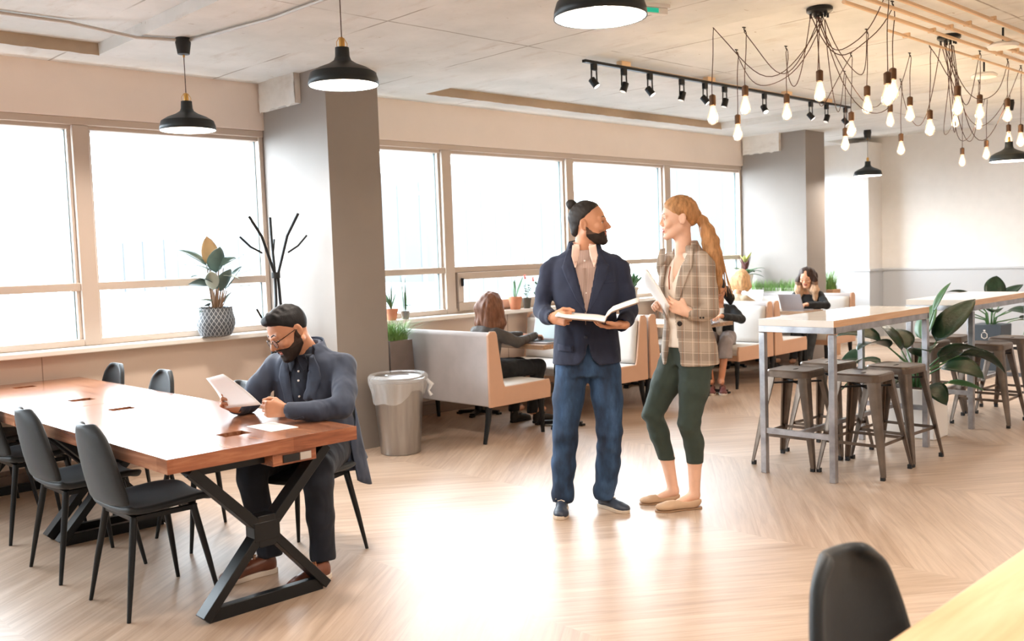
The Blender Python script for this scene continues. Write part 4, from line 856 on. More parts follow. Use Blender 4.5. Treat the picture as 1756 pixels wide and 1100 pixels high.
def mesh_obj(name, parts, mats, parent=None):
    """parts: list of (V, F, matindex or per-face array)"""
    vs, fs, mi, b = [], [], [], 0
    for V, F, m in parts: vs.append(V); fs.append(F+b); mi.append(np.full(len(F), m) if np.isscalar(m) else m); b += len(V)
    V = np.concatenate(vs); F = np.concatenate(fs); mi = np.concatenate(mi); me = bpy.data.meshes.new(name)
    me.vertices.add(len(V)); me.vertices.foreach_set('co', V.astype(np.float32).ravel()); me.loops.add(F.size); me.loops.foreach_set('vertex_index', F.astype(np.int32).ravel())
    me.polygons.add(len(F)); me.polygons.foreach_set('loop_start', np.arange(0, F.size, 4, dtype=np.int32)); me.polygons.foreach_set('loop_total', np.full(len(F), 4, np.int32))
    me.update(calc_edges=True); me.validate()
    for m in (mats if isinstance(mats, (list, tuple)) else [mats]): me.materials.append(m)
    me.polygons.foreach_set('material_index', mi.astype(np.int32)[:len(me.polygons)]); me.polygons.foreach_set('use_smooth', [True]*len(me.polygons)); me.update()
    o = bpy.data.objects.new(name, me); COL.objects.link(o); o.parent = parent; return o
def sd_obj(name, sd, m, parent, M=None):
    V, F = sd.mesh()
    if M is not None: V = xf(V, M)
    return mesh_obj(name, [(V, F, 0)], m, parent), V, F
def frame(o, rz=0, rx=0, ry=0): return Matrix.Translation(Vector(o)) @ Matrix.Rotation(rz, 4, 'Z') @ Matrix.Rotation(rx, 4, 'X') @ Matrix.Rotation(ry, 4, 'Y')

SKIN = lambda n, c: mat(n, c, .5, var=.05, vscale=18, spec=.4)
HAIR = lambda n, c, u: mat(n, c, .58, var=u, vscale=26, stretch=(2.2, 2.2, .5), bump=.5, bscale=120, bdist=.003, spec=.25)
CLOTH = lambda n, c, v=.08, **k: mat(n, c, .85, var=v, vscale=14, wrinkle=.6, sheen=.04, **k)
EYEW, EYED = mat('eye_white', '#e8e2dc', .3), mat('dark_iris', '#2b1d14', .2)

def head_sd(h, fem=False, neck=(0, .05, -.22), smile=0., full=1.0):
    s = SD((-.10, -.135, -.20), (.10, .135, .145), h); j = .9 if fem else 1.0
    s.ell((0, .012, .035), (.075, .095, .088)); s.ell((0, -.028, 0), (.066, .062, .085), .02); s.ell((0, -.03, -.058), (.052*j*full, .056, .05), .02)
    for q in (-1, 1):
        s.rc((q*.052*j*full, .005, -.05), (q*.018, -.068, -.098), .022*j, .017, .02); s.ell((q*.043, -.062, -.022), (.023, .022, .02), .015)
        s.rc((q*.046, -.074, .022), (q*.014, -.087, .018), .009 if fem else .011, .009, .012)
    s.ell((0, -.075, -.1), (.021*j, .018, .017), .014)
    s.rc((0, .02, -.04), neck, .052 if not fem else .045, .060 if not fem else .050, .03)
    for q in (-1, 1): s.ell((q*.032, -.099, 0), (.019, .014, .012), .012, sub=True)
    s.rc((0, -.088, .012), (0, -.112 if not fem else -.1035, -.026 if not fem else -.022), .008 if not fem else .0055, .0115 if not fem else .0075, .012)
    s.rc((0, -.084, -.026), (0, -.103 if not fem else -.096, -.029 if not fem else -.025), .011, .009, .008)
    for q in (-1, 1): s.ell((q*.0125, -.097 if not fem else -.093, -.033 if not fem else -.030), (.009, .010, .008), .006)
    s.ell((0, -.080, -.060), (.028, .015, .020), .012); ly = .004*smile
    for q in (-1, 1):
        s.rc((q*(.021+.005*smile), -.083, -.058+ly*2), (q*.004, -.0915, -.054), .0045, .0052, .004); s.rc((q*(.019+.005*smile), -.082, -.064+ly*2), (0, -.0905, -.0685), .0045, .0058, .004)
        s.rc((q*(.027+.006*smile), -.087, -.0605+ly*2.2), (0, -.097, -.0612), .0022, .0024, .003, sub=True)
        if smile: s.ell((q*.040, -.070, -.036), (.016, .015, .013), .012)
        s.rc((q*.046, -.076, .008), (q*.018, -.081, .008), .0066, .006, .005); s.rc((q*.044, -.075, -.010), (q*.020, -.079, -.010), .006, .005, .005)
        R = Matrix.Rotation(q*-.35, 3, 'Z') @ Matrix.Rotation(-.2, 3, 'X'); s.ell((q*.079, .014, -.006), (.0075, .020, .032), .006, R); s.ell((q*.090, .008, -.003), (.009, .011, .02), .004, R, sub=True)
        s.rc((q*.076, .006, -.018), (q*.078, .004, -.028), .007, .006, .004)
    return s
def head_parts(M, s, brow_mi=3, lips=True, eyes=True):
    V, F = s.mesh(); C = V[F].mean(1); x, y, z = np.abs(C[:, 0]), C[:, 1], C[:, 2]; mi = np.zeros(len(F), int)
    if lips: mi[(y < -.0865) & (x < .024) & (z < -.0505) & (z > -.0745)] = 1
    P = [(xf(V, M), F, mi)]
    for q in (-1, 1) if eyes else ():
        for c, r, m in (((q*.0315, -.0722, -.0008), .0122, 2), ((q*.0325, -.0814, -.0010), .0050, 3)):
            e = SD([a-r-.004 for a in c], [a+r+.004 for a in c], r/4); e.ell(c, (r, r if m == 2 else .005, r)); V, F = e.mesh(); P.append((xf(V, M), F, m))
    return P
def brows(o, P, MH, m, r=.0032):
    B = bvh(P[0][0], P[0][1]); R3 = MH.to_3x3(); d = (R3 @ Vector((0, 1, 0))).normalized()
    for q in (-1, 1):
        pts = []; rs = []
        for k in range(8):
            x = .013+.036*k/7; z = .0275+.005*math.sin(PI*min(1, k/5)*.5)-.006*max(0, (k-4)/3); h = B.ray_cast(MH @ Vector((q*x, -.3, z)), d, .5)
            if h[0]: pts.append(h[0]+d*.0002); rs.append(r*(1 if k < 5 else .6) if k else r*.7)
        if len(pts) > 3: MB().tube(pts, rs, 6).build('eyebrow', m, o, ang=80)
def lashes(o, P, MH, z=.004, r=.0017):
    B = bvh(P[0][0], P[0][1]); d = (MH.to_3x3() @ Vector((0, 1, 0))).normalized(); g = MB()
    for q in (-1, 1):
        pt = [B.ray_cast(MH @ Vector((q*(.018+.0068*k), -.3, z+(.003 if z > 0 else -.003)*math.sin(PI*k/4))), d, .5)[0] for k in range(5)]
        if all(pt): g.tube(pt, r, 5)
    if g.v: g.build('eyelashes', EYED, o)
def hairline(s0, ys, zs, grow, k=0):
    """scalp shell following the skull, limited by a hairline curve z(y)"""
    s = s0.clone(); s.D[:] = .2; s.ell((0, .014, .036), (.075+grow, .096+grow, .088+grow))
    return s
def clipline(s, ys, zs):
    P = np.stack(np.meshgrid(*s.ax, indexing='ij'), -1); q = (P[..., 2]-np.interp(P[..., 1], ys, zs))*.7
    s.D = np.maximum(s.D+.013*(1-np.clip(q/.022, 0, 1))**1.5, -q); return s
def hand_part(w, F, N, right, curl=(.5, .6, .4), spread=.0, thumb=None, h=.0032, scale=1.0, m=0, arm=.02):
    """w wrist, F finger direction, N palm normal; thumb side follows from handedness"""
    F = Vector(F).normalized(); N = Vector(N); N = (N-F*N.dot(F)).normalized(); T = F.cross(N) if right else N.cross(F)
    s = SD((-.085, -.065, -.035), (.20, .095, .10), h)
    s.rc((-arm, 0, 0), (.01, 0, 0), .030, .023, .02, ((0, 0, 1), .8))
    for b in (-.029, -.010, .010, .028): s.rc((.005, b*.6, 0), (.082-abs(b-.008)*.25, b, .0), .0165, .0125, .012, ((0, 0, 1), .85))
    s.rc((.02, .015, .008), (.05, .034, .010), .018, .015, .012)
    L = (.072, .080, .075, .058); bs = (.030, .0105, -.0095, -.0285)
    for i in range(4):
        c_ = curl[i] if isinstance(curl[0], (tuple, list)) else tuple(a*(1+.06*i) for a in curl); p = np.array((.084-abs(bs[i]-.008)*.3, bs[i], .0)); a = 0; sp = spread*(1.2-.8*i); fd = np.array((math.cos(sp), math.sin(sp), 0)); r = .0092*(.9 if i == 3 else 1)
        for k, fr_ in enumerate((.46, .30, .24)):
            a += c_[k]; q = p+(fd*math.cos(a)+np.array((0, 0, 1))*math.sin(a))*L[i]*fr_; s.rc(p, q, r, r*.93, .0035 if k else .006); p = q; r *= .93
    th = thumb or ((.025, .030, .008), (.050, .052, .018), (.078, .062, .024), (.098, .064, .028)); s.chain(th, (.015, .0125, .0108, .0090), .006)
    V, Fc = s.mesh(); V = V*scale; M = Matrix(((F.x, T.x, N.x, w[0]), (F.y, T.y, N.y, w[1]), (F.z, T.z, N.z, w[2]), (0, 0, 0, 1)))
    if M.to_3x3().determinant() < 0: Fc = Fc[:, ::-1]
    return (xf(V, M), Fc, m)
def beard(hs, MH, o, hm, stub, g0, g1, up_y, up_z, back=.004):
    b = hs.clone(); Pg = np.stack(np.meshgrid(*b.ax, indexing='ij'), -1); X, Y, Z = np.abs(Pg[..., 0]), Pg[..., 1], Pg[..., 2]
    b.D = hs.D-(g0+(g1-g0)*np.clip((-Z-.050)/.035, 0, 1)*np.clip((-Y)/.03, 0, 1)); keep = np.maximum(Z-np.interp(Y, up_y, up_z), np.maximum(Y-back, np.interp(Y, [-.1, -.07, -.03, 0, .01], [-.136, -.132, -.112, -.080, -.070])-Z)); mouth = np.maximum(np.maximum(X-.023, np.abs(Z+.0615)-.0095), Y+.076)
    b.D = np.maximum(b.D, keep*.8); b.D = np.maximum(b.D, -mouth); b.fold(.0010, 230, 4); V, F = b.mesh(); C = V[F].mean(1); mi = ((C[:, 2] > -.060) & (C[:, 1] > -.058)).astype(int)
    return mesh_obj('beard', [(xf(V, MH), F, mi)], [hm, stub], o)
def bvh(V, F): return BVHTree.FromPolygons([tuple(v) for v in V], [tuple(int(i) for i in f) for f in F])
def patch(name, parent, B, M, rows, m, off=.004, solid=.003, n=6, bevel=0):
    """rows: list of (left point, right point) in the frame's x-z plane, draped onto B along the frame's +y"""
    R3 = M.to_3x3(); dr = (R3 @ Vector((0, 1, 0))).normalized(); g = MB(); last = [None]
    K = len(rows)-1; sub = 5
    def P(u, v):
        t = v*K; i = min(int(t), K-1); f = t-i; a = Vector(rows[i][0]).lerp(Vector(rows[i+1][0]), f); b = Vector(rows[i][1]).lerp(Vector(rows[i+1][1]), f); q = a.lerp(b, u)
        o = M @ Vector((q.x, -.5, q.y)); hit = B.ray_cast(o, dr, .75)
        if hit[0] is None:
            d = last[0] if last[0] is not None else .4
        else: d = (hit[0]-o).length
        if last[0] is not None and abs(d-last[0]) > .016: d = last[0]+(.001 if d > last[0] else -.008)
        last[0] = d; return o+dr*(d-off)
    vs = []; 
    for j in range(K*sub+1):
        last[0] = None if j == 0 else row0
        rw = []
        for i in range(n, -1, -1):
            rw.append(P(i/n, j/(K*sub)))
            if i == n: row0 = last[0]
        vs += rw[::-1]
    g.add(vs, [(j*(n+1)+i, j*(n+1)+i+1, (j+1)*(n+1)+i+1, (j+1)*(n+1)+i) for j in range(K*sub) for i in range(n)])
    return g.build(name, m, parent, solid=solid, ang=60, off=0)
def collar(name, parent, c, rx, ry, h, a0, a1, m, M=None, flare=.012, tilt=0, solid=.004, lean=0):
    M = M or Matrix.Identity(4)
    def f(u, v):
        a = a0+(a1-a0)*u; k = 1+ (1-v)*flare/rx; z = h*v+tilt*math.sin(a); return M @ Vector((c[0]+rx*k*math.cos(a), c[1]+ry*k*math.sin(a)+lean*v, c[2]+z))
    return MB().grid(f, 28, 3).build(name, m, parent, solid=solid, ang=60)
def button(parent, B, M, x, z, m, r=.008, name='button'):
    d = (M.to_3x3() @ Vector((0, 1, 0))).normalized(); o = M @ Vector((x, -.5, z)); hit = B.ray_cast(o, d, .75)
    if hit[0] is None: return
    p = hit[0]; n = hit[1] if hit[1].dot(d) < 0 else -hit[1]; return MB().tube([p, p+n*.004, p+n*.006], [r, r, r*.6], 10).build(name, m, parent)
def shoe(parent, toe, heel, z0, mats, kind='derby', L0=.29, roll=0):
    toe, heel = Vector(toe), Vector(heel); d = (toe-heel); L = d.length; d.normalize(); k = L/.29; R = Matrix((( -d.y, d.x, 0), (-d.x, -d.y, 0), (0, 0, 1))).transposed()
    # local: -y is the toe
    M = Matrix.Translation(Vector((heel.x, heel.y, z0))) @ (Matrix(((-d.y, -d.x, 0), (d.x, -d.y, 0), (0, 0, 1))).to_4x4()) @ Matrix.Scale(k, 4) @ Matrix.Translation(Vector((0, -.145, 0)))
    up, sole, lace = mats; s = SD((-.065, -.16, -.01), (.065, .16, .14), .0045)
    flat = kind == 'loafer'
    s.ell((0, .10, .045), (.034, .042, .058 if not flat else .036), .02); s.rc((0, .07, .058 if not flat else .03), (0, -.06, .036 if not flat else .026), .037, .034, .02); s.ell((.004, -.085, .028), (.047, .062, .032 if not flat else .024), .02)
    if kind == 'boot': s.rc((0, .085, .05), (0, .09, .10), .042, .042, .02)
    s.cut(lambda P: P[..., 2]-.012); s.ell((0, .075, .118 if not flat else .072), (.031, .055 if not flat else .07, .034), .008, sub=True)
    if flat: s.ell((0, .02, .075), (.03, .05, .03), .01, sub=True)
    V, F = s.mesh(); o = mesh_obj('shoe', [(xf(V, M), F, 0)], up, parent)
    out = [(-.0, -.150), (.022, -.143), (.040, -.115), (.051, -.075), (.045, -.03), (.034, .02), (.035, .07), (.036, .11), (.024, .138), (0, .146), (-.024, .138), (-.036, .11), (-.035, .07), (-.034, .02), (-.044, -.03), (-.049, -.075), (-.038, -.115), (-.020, -.143)]
    th = .024 if not flat else .010; b = MB(); sc_ = 1.0 if not flat else .96; b.ring([[M @ Vector((x*sc_, y, z)) for x, y in out[::-1]] for z in (0.0, th)]); b.build('sole', sole, o, bevel=.003)
    if lace and not flat:
        l = MB()
        for i in range(4):
            y = .035-.028*i; z = .100-.016*i; l.tube([M @ Vector((-.022, y, z-.006)), M @ Vector((0, y-.006, z+.002)), M @ Vector((.022, y-.012, z-.006))], .0028, 6)
        l.tube([M @ Vector(p) for p in ((0, .03, .10), (.02, .030, .108), (.034, .018, .092), (.018, .015, .095))], .0025, 6); l.tube([M @ Vector(p) for p in ((0, .03, .10), (-.02, .024, .106), (-.034, .010, .088), (-.018, .012, .093))], .0025, 6)
        l.build('laces', lace, o)
    return o
def glasses(M, parent, m):
    g = MB()
    for q in (-1, 1):
        g.tube([M @ Vector((q*.033+.024*math.cos(a), -.103+.004*abs(math.cos(a)), -.006+.020*math.sin(a))) for a in [2*PI*k/20 for k in range(21)]], .0016, 6, cap=False)
        g.tube([M @ Vector((q*.057, -.099, .002)), M @ Vector((q*.074, -.07, .004)), M @ Vector((q*.080, .0, .006)), M @ Vector((q*.080, .02, -.005))], .002, 6)
    g.tube([M @ Vector((-.010, -.103, -.002)), M @ Vector((0, -.108, .002)), M @ Vector((.010, -.103, -.002))], .0016, 6); o = g.build('glasses', m, parent)
    l = MB()
    for q in (-1, 1): l.add([M @ Vector((q*.033+.023*math.cos(a), -.1025, -.006+.019*math.sin(a))) for a in [2*PI*k/20 for k in range(20)]], [tuple(range(20))])
    l.build('lenses', M_LENS, o, smooth=False); return o
M_LENS = film_mat('clear_lens', (.9, .95, 1, 1), .10)

def person(root, rz, label, parts, mats):
    o = mesh_obj('person', parts, mats); o.location = root; o.rotation_euler = (0, 0, rz); return tag(o, label, 'person')
def strands(name, parent, m, curves, r0=.006, n=6, flat=1.0):
    g = MB()
    for P, r in curves: g.tube(P, r, n)
    return g.build(name, m, parent, ang=80)

# ------------------------------------------------------------------ standing man with the open magazine
def man_standing():
    sk = SKIN('olive_skin', '#c08a6a'); lip = mat('man_lip', '#a8604f', .5); hm = HAIR('dark_tied_hair', '#2a2624', .35); bm = HAIR('dark_beard', '#2c221d', .3)
    MH = frame((.088, .0, 1.672), math.radians(77), math.radians(-2)) @ Matrix.Scale(1.04, 4); Mi = MH.inverted(); nb = Mi @ Vector((.053, .02, 1.47))
    hs = head_sd(.0029, neck=tuple(nb), smile=1.0); P = head_parts(MH, hs)
    body = SD((-.32, -.32, .02), (.42, .24, 1.56), .011)
    body.rc((.053, .03, 1.42), (.07, .012, 1.60), .062, .05, .03); T = frame((.056, .0, 0)); body.stack(T, [(.85, 0, .01, .14, .09), (1.0, 0, .01, .13, .085), (1.3, 0, .0, .15, .09), (1.42, 0, .01, .15, .07), (1.46, 0, .02, .09, .05)], .03)
    body.chain([(-.13, .02, 1.40), (-.19, .01, 1.19), (-.14, -.16, 1.149)], [.034, .030, .024]); body.chain([(.24, .02, 1.40), (.30, .01, 1.16), (.24, -.19, 1.10)], [.04, .033, .026])
    body.chain([(-.04, .02, .86), (-.085, 0, .46), (-.113, .0, .08)], [.075, .045, .035]); body.chain([(.14, .02, .86), (.165, 0, .46), (.13, .04, .08)], [.075, .045, .035]); V, F = body.mesh(); P.append((V, F, 0))
    P.append(hand_part((-.128, -.185, 1.148), (.80, -.58, -.02), (.55, .8, .0), True, (1.05, 1.35, .9), thumb=((.02, .028, .01), (.045, .046, .03), (.075, .046, .045), (.10, .04, .05)), scale=1.02))
    P.append(hand_part((.245, -.215, 1.098), (-.88, -.28, -.05), (0, 0, 1), False, (.25, .30, .25), spread=.05, thumb=((.02, .03, .01), (.045, .052, .012), (.075, .062, .022), (.10, .064, .03)), scale=1.02))
    o = person((4.1, 3.70, 0), -.837, 'standing man with hair bun in navy blazer and blue jeans, holding an open magazine', P, [sk, lip, EYEW, hm])
    brows(o, P, MH, hm); lashes(o, P, MH)
    # hair pulled back into a bun
    s = hairline(hs, 0, 0, .0055); s.ell((0, .06, -.03), (.055, .045, .06), .02); clipline(s, [-.13, -.09, -.072, -.03, .0, .035, .06, .09, .13], [.100, .098, .088, .052, .026, -.005, -.06, -.078, -.085]); s.fold(.0012, 190, 1, [(0, .6, -.6), (.3, .5, -.7)])
    sd_obj('hair', s, hm, o, MH); b = SD((-.05, .03, .05), (.05, .16, .17), .0035); b.ell((0, .088, .108), (.030, .028, .027), .01); b.ell((0, .098, .118), (.022, .022, .022), .01); b.rc((0, .07, .09), (0, .085, .10), .02, .018, .01); b.fold(.0022, 160, 3); sd_obj('hair_bun', b, hm, o, MH)
    # beard: jaw shell
    beard(hs, MH, o, bm, mat('stubble', '#5e4436', .8), .0012, .0050, [-.12, -.09, -.075, -.06, -.03, .0, .012], [-.044, -.046, -.052, -.060, -.050, -.018, -.012])
    # shirt
    sm = CLOTH('rose_grey_striped_shirt', '#b09488'); t = NT('rose_grey_pinstripe_shirt'); q = t.n('SeparateXYZ'); t.l(t.co(), q.inputs[0]); st = t.math('GREATER_THAN', t.math('FRACT', t.math('MULTIPLY', q.outputs[0], 110.)), .6); t.l(t.mix(st, srgb('#b39a8f'), srgb('#8f786e')), t.b.inputs['Base Color']); t.b.inputs['Roughness'].default_value = .8; sm = t.m
    s = SD((-.2, -.2, .95), (.34, .2, 1.58), .008); TS = [(1.000, 0, -.0, .155, .112), (1.150, 0, .0, .155, .112), (1.300, 0, -.002, .17, .118), (1.420, 0, .0, .175, .10), (1.486, 0, .01, .13, .075), (1.522, 0, .015, .075, .064)]; s.stack(T, TS, .02); s.fold(.002, 30, 8)
    so, SV, SF = sd_obj('shirt', s, sm, o); SB = bvh(SV, SF)
    MB().tube([(.056, -.119, 1.42), (.056, -.124, 1.3), (.058, -.12, 1.1)], [.012, .012, .012], 4, flat=.15).build('placket', sm, so)
    wm = mat('white_button', '#efe9e2', .4)
    for z in (1.46, 1.37, 1.28, 1.20): button(so, SB, Matrix.Identity(4), .056, z, wm, .006)
    pk = CLOTH('pale_pink_collar', '#e0c3b4'); collar('shirt_collar', o, (.058, .016, 1.508), .066, .066, .058, -PI*.5+.42, PI*1.5-.42, pk, flare=.012, tilt=.012)
    for q in (-1, 1): patch('collar_wing', o, SB, Matrix.Identity(4), [((.056+q*.024, 1.542), (.056+q*.066, 1.552)), ((.056+q*.030, 1.49), (.056+q*.074, 1.49)), ((.056+q*.050, 1.425), (.056+q*.057, 1.425))], pk, .010, .0025)
    # blazer
    jm = CLOTH('navy_wool', '#1b2238', .10); s = SD((-.32, -.30, .82), (.42, .22, 1.62), .0075)
    TS = [(.868, -.004, .005, .200, .135), (.95, -.002, .004, .195, .132), (1.050, 0, .002, .184, .126), (1.150, .0, .0, .178, .124), (1.300, 0, .0, .196, .128), (1.408, 0, .003, .203, .112), (1.456, 0, .010, .196, .094), (1.490, 0, .018, .160, .080), (1.522, 0, .024, .105, .072), (1.570, 0, .028, .076, .066)]
    s.stack(T, TS, .02, 2.2); s.chain([(-.118, .01, 1.45), (-.150, .008, 1.41), (-.178, .005, 1.29), (-.196, -.005, 1.19), (-.165, -.10, 1.155), (-.133, -.175, 1.150)], [.042, .052, .052, .050, .046, .041], .016); s.chain([(.228, .01, 1.45), (.262, .008, 1.405), (.286, .005, 1.28), (.300, -.01, 1.165), (.280, -.11, 1.125), (.248, -.195, 1.10)], [.042, .052, .052, .050, .046, .041], .016)
    s.fold(.0040, 30, 5, None, lambda P: .6+1.0*np.exp(-((P[..., 2]-1.17)/.07)**2)); 
    s.rc((-.128, -.185, 1.149), (-.08, -.24, 1.146), .033, .033, .003, sub=True); s.rc((.243, -.206, 1.098), (.18, -.24, 1.095), .033, .033, .003, sub=True)
    s.rc((.055, .03, 1.50), (.057, .02, 1.62), .063, .070, .006, sub=True)
    s.ell((.056, -.01, 1.55), (.060, .09, .05), .01, sub=True)
    def opening(P):
        x = P[..., 0]-.060; z = P[..., 2]; w = np.where(z > 1.165, (z-1.165)/.36*.080, np.where(z < 1.0, (1.0-z)*.22, -.02)); w = np.where((z < .93), w+(.93-z)**2*9, w); return np.maximum(np.abs(x)-w, P[..., 1]+.045)
    s.cut(opening); j, JV, JF = sd_obj('blazer', s, jm, o); B = bvh(JV, JF); I4 = Matrix.Identity(4)
    for q in (-1, 1):
        X = lambda d: .060+q*d
        patch('lapel', j, B, I4, [((X(.078), 1.534), (X(.096), 1.528)), ((X(.073), 1.480), (X(.118), 1.474)), ((X(.066), 1.438), (X(.135), 1.426)), ((X(.052), 1.360), (X(.112), 1.360)), ((X(.026), 1.250), (X(.062), 1.250)), ((X(.004), 1.172), (X(.012), 1.172))], jm, .005, .003)
        patch('pocket_flap', j, B, I4, [((X(.085), .985), (X(.172), .992)), ((X(.085), .945), (X(.170), .952))], jm, .004, .003)
    patch('breast_pocket', j, B, I4, [((.155, 1.342), (.225, 1.354)), ((.155, 1.326), (.225, 1.338))], jm, .003, .002)
    collar('blazer_collar', j, (.056, .022, 1.520), .088, .080, .050, -.6, PI+.6, jm, flare=.016, tilt=.012)
    bk = mat('navy_button', '#1a2033', .4)
    for z in (1.135, 1.03): button(j, B, I4, .050, z, bk, .0105)
    # jeans
    t = NT('blue_denim'); v = t.co(); nz = t.noise(t.co((1, 1, .35)), 9, 5, .6); wv = t.noise(t.co((1, 1, 1)), 300, 2); c = t.ramp(nz, [(.36, srgb('#16263d')), (.52, srgb('#25405f')), (.70, srgb('#43628a'))]); t.l(t.mix(.25, c, wv, 'MULTIPLY'), t.b.inputs['Base Color']); t.b.inputs['Roughness'].default_value = .85; t.bump(nz, .3, .004)
    s = SD((-.22, -.2, .03), (.32, .24, 1.02), .0085); s.stack(T, [(.80, 0, .01, .165, .105), (.88, 0, .01, .175, .115), (1.0, 0, .01, .16, .11)], .03)
    s.chain([(-.035, .01, .83), (-.062, .0, .66), (-.085, -.01, .46), (-.100, .0, .28), (-.112, .0, .085)], [.098, .088, .072, .068, .064], .025); s.chain([(.148, .01, .83), (.165, .0, .66), (.172, -.012, .46), (.160, .01, .28), (.132, .035, .095)], [.098, .088, .072, .068, .064], .025)
    s.cut(lambda P: np.minimum(P[..., 2]-.055, 1)); s.fold(.0062, 54, 2, [(0.2, .2, 1), (.5, .1, .8), (-.5, 0, .8)], lambda P: .25+np.exp(-((P[..., 2]-.40)/.10)**2)+1.0*np.exp(-((P[..., 2]-.13)/.09)**2)+.5*np.exp(-((P[..., 2]-.80)/.07)**2))
    sd_obj('jeans', s, t.m, o)
    um = mat('dark_blue_leather', '#2a3342', .45, var=.15); slm = mat('pale_tan_sole_edge', '#c9b9a6', .7); lm = mat('cream_lace', '#e2d2bd', .8)
    shoe(o, (-.128, -.20, 0), (-.112, .075, 0), 0, (um, slm, lm)); shoe(o, (.262, -.085, 0), (.10, .105, 0), 0, (um, slm, lm))
    # magazine: two bent page blocks, held in both hands
    mg = empty('open_magazine', (4.1, 3.70, 0), -.837, 'open magazine held by the standing man in the navy blazer', 'magazine')
    Lc = [(-.115, 1.178), (-.05, 1.165), (.04, 1.155), (.10, 1.150), (.150, 1.138)]; Rc = [(.150, 1.138), (.158, 1.165), (.19, 1.193), (.25, 1.214), (.335, 1.240)]
    def pg(C, off):
        def f(u, v):
            k = u*(len(C)-1); i = min(int(k), len(C)-2); q = k-i; x = C[i][0]*(1-q)+C[i+1][0]*q; z = C[i][1]*(1-q)+C[i+1][1]*q; return (x+.02*v, -.345+.205*v, z+off-.012+.014*v)
        return f
    MB().grid(pg(Lc, .004), 14, 5).build('left_pages', M['paper'], mg, solid=.006); MB().grid(pg(Rc, .004), 14, 5).build('right_pages', M['paper'], mg, solid=.008)
    cv = mat('tan_magazine_cover', '#a98872', .6); g = MB(); g.grid(pg(Lc, -.0035), 14, 5); g.grid(pg(Rc, -.0045), 14, 5); g.build('cover', cv, mg, solid=.002)
man_standing()

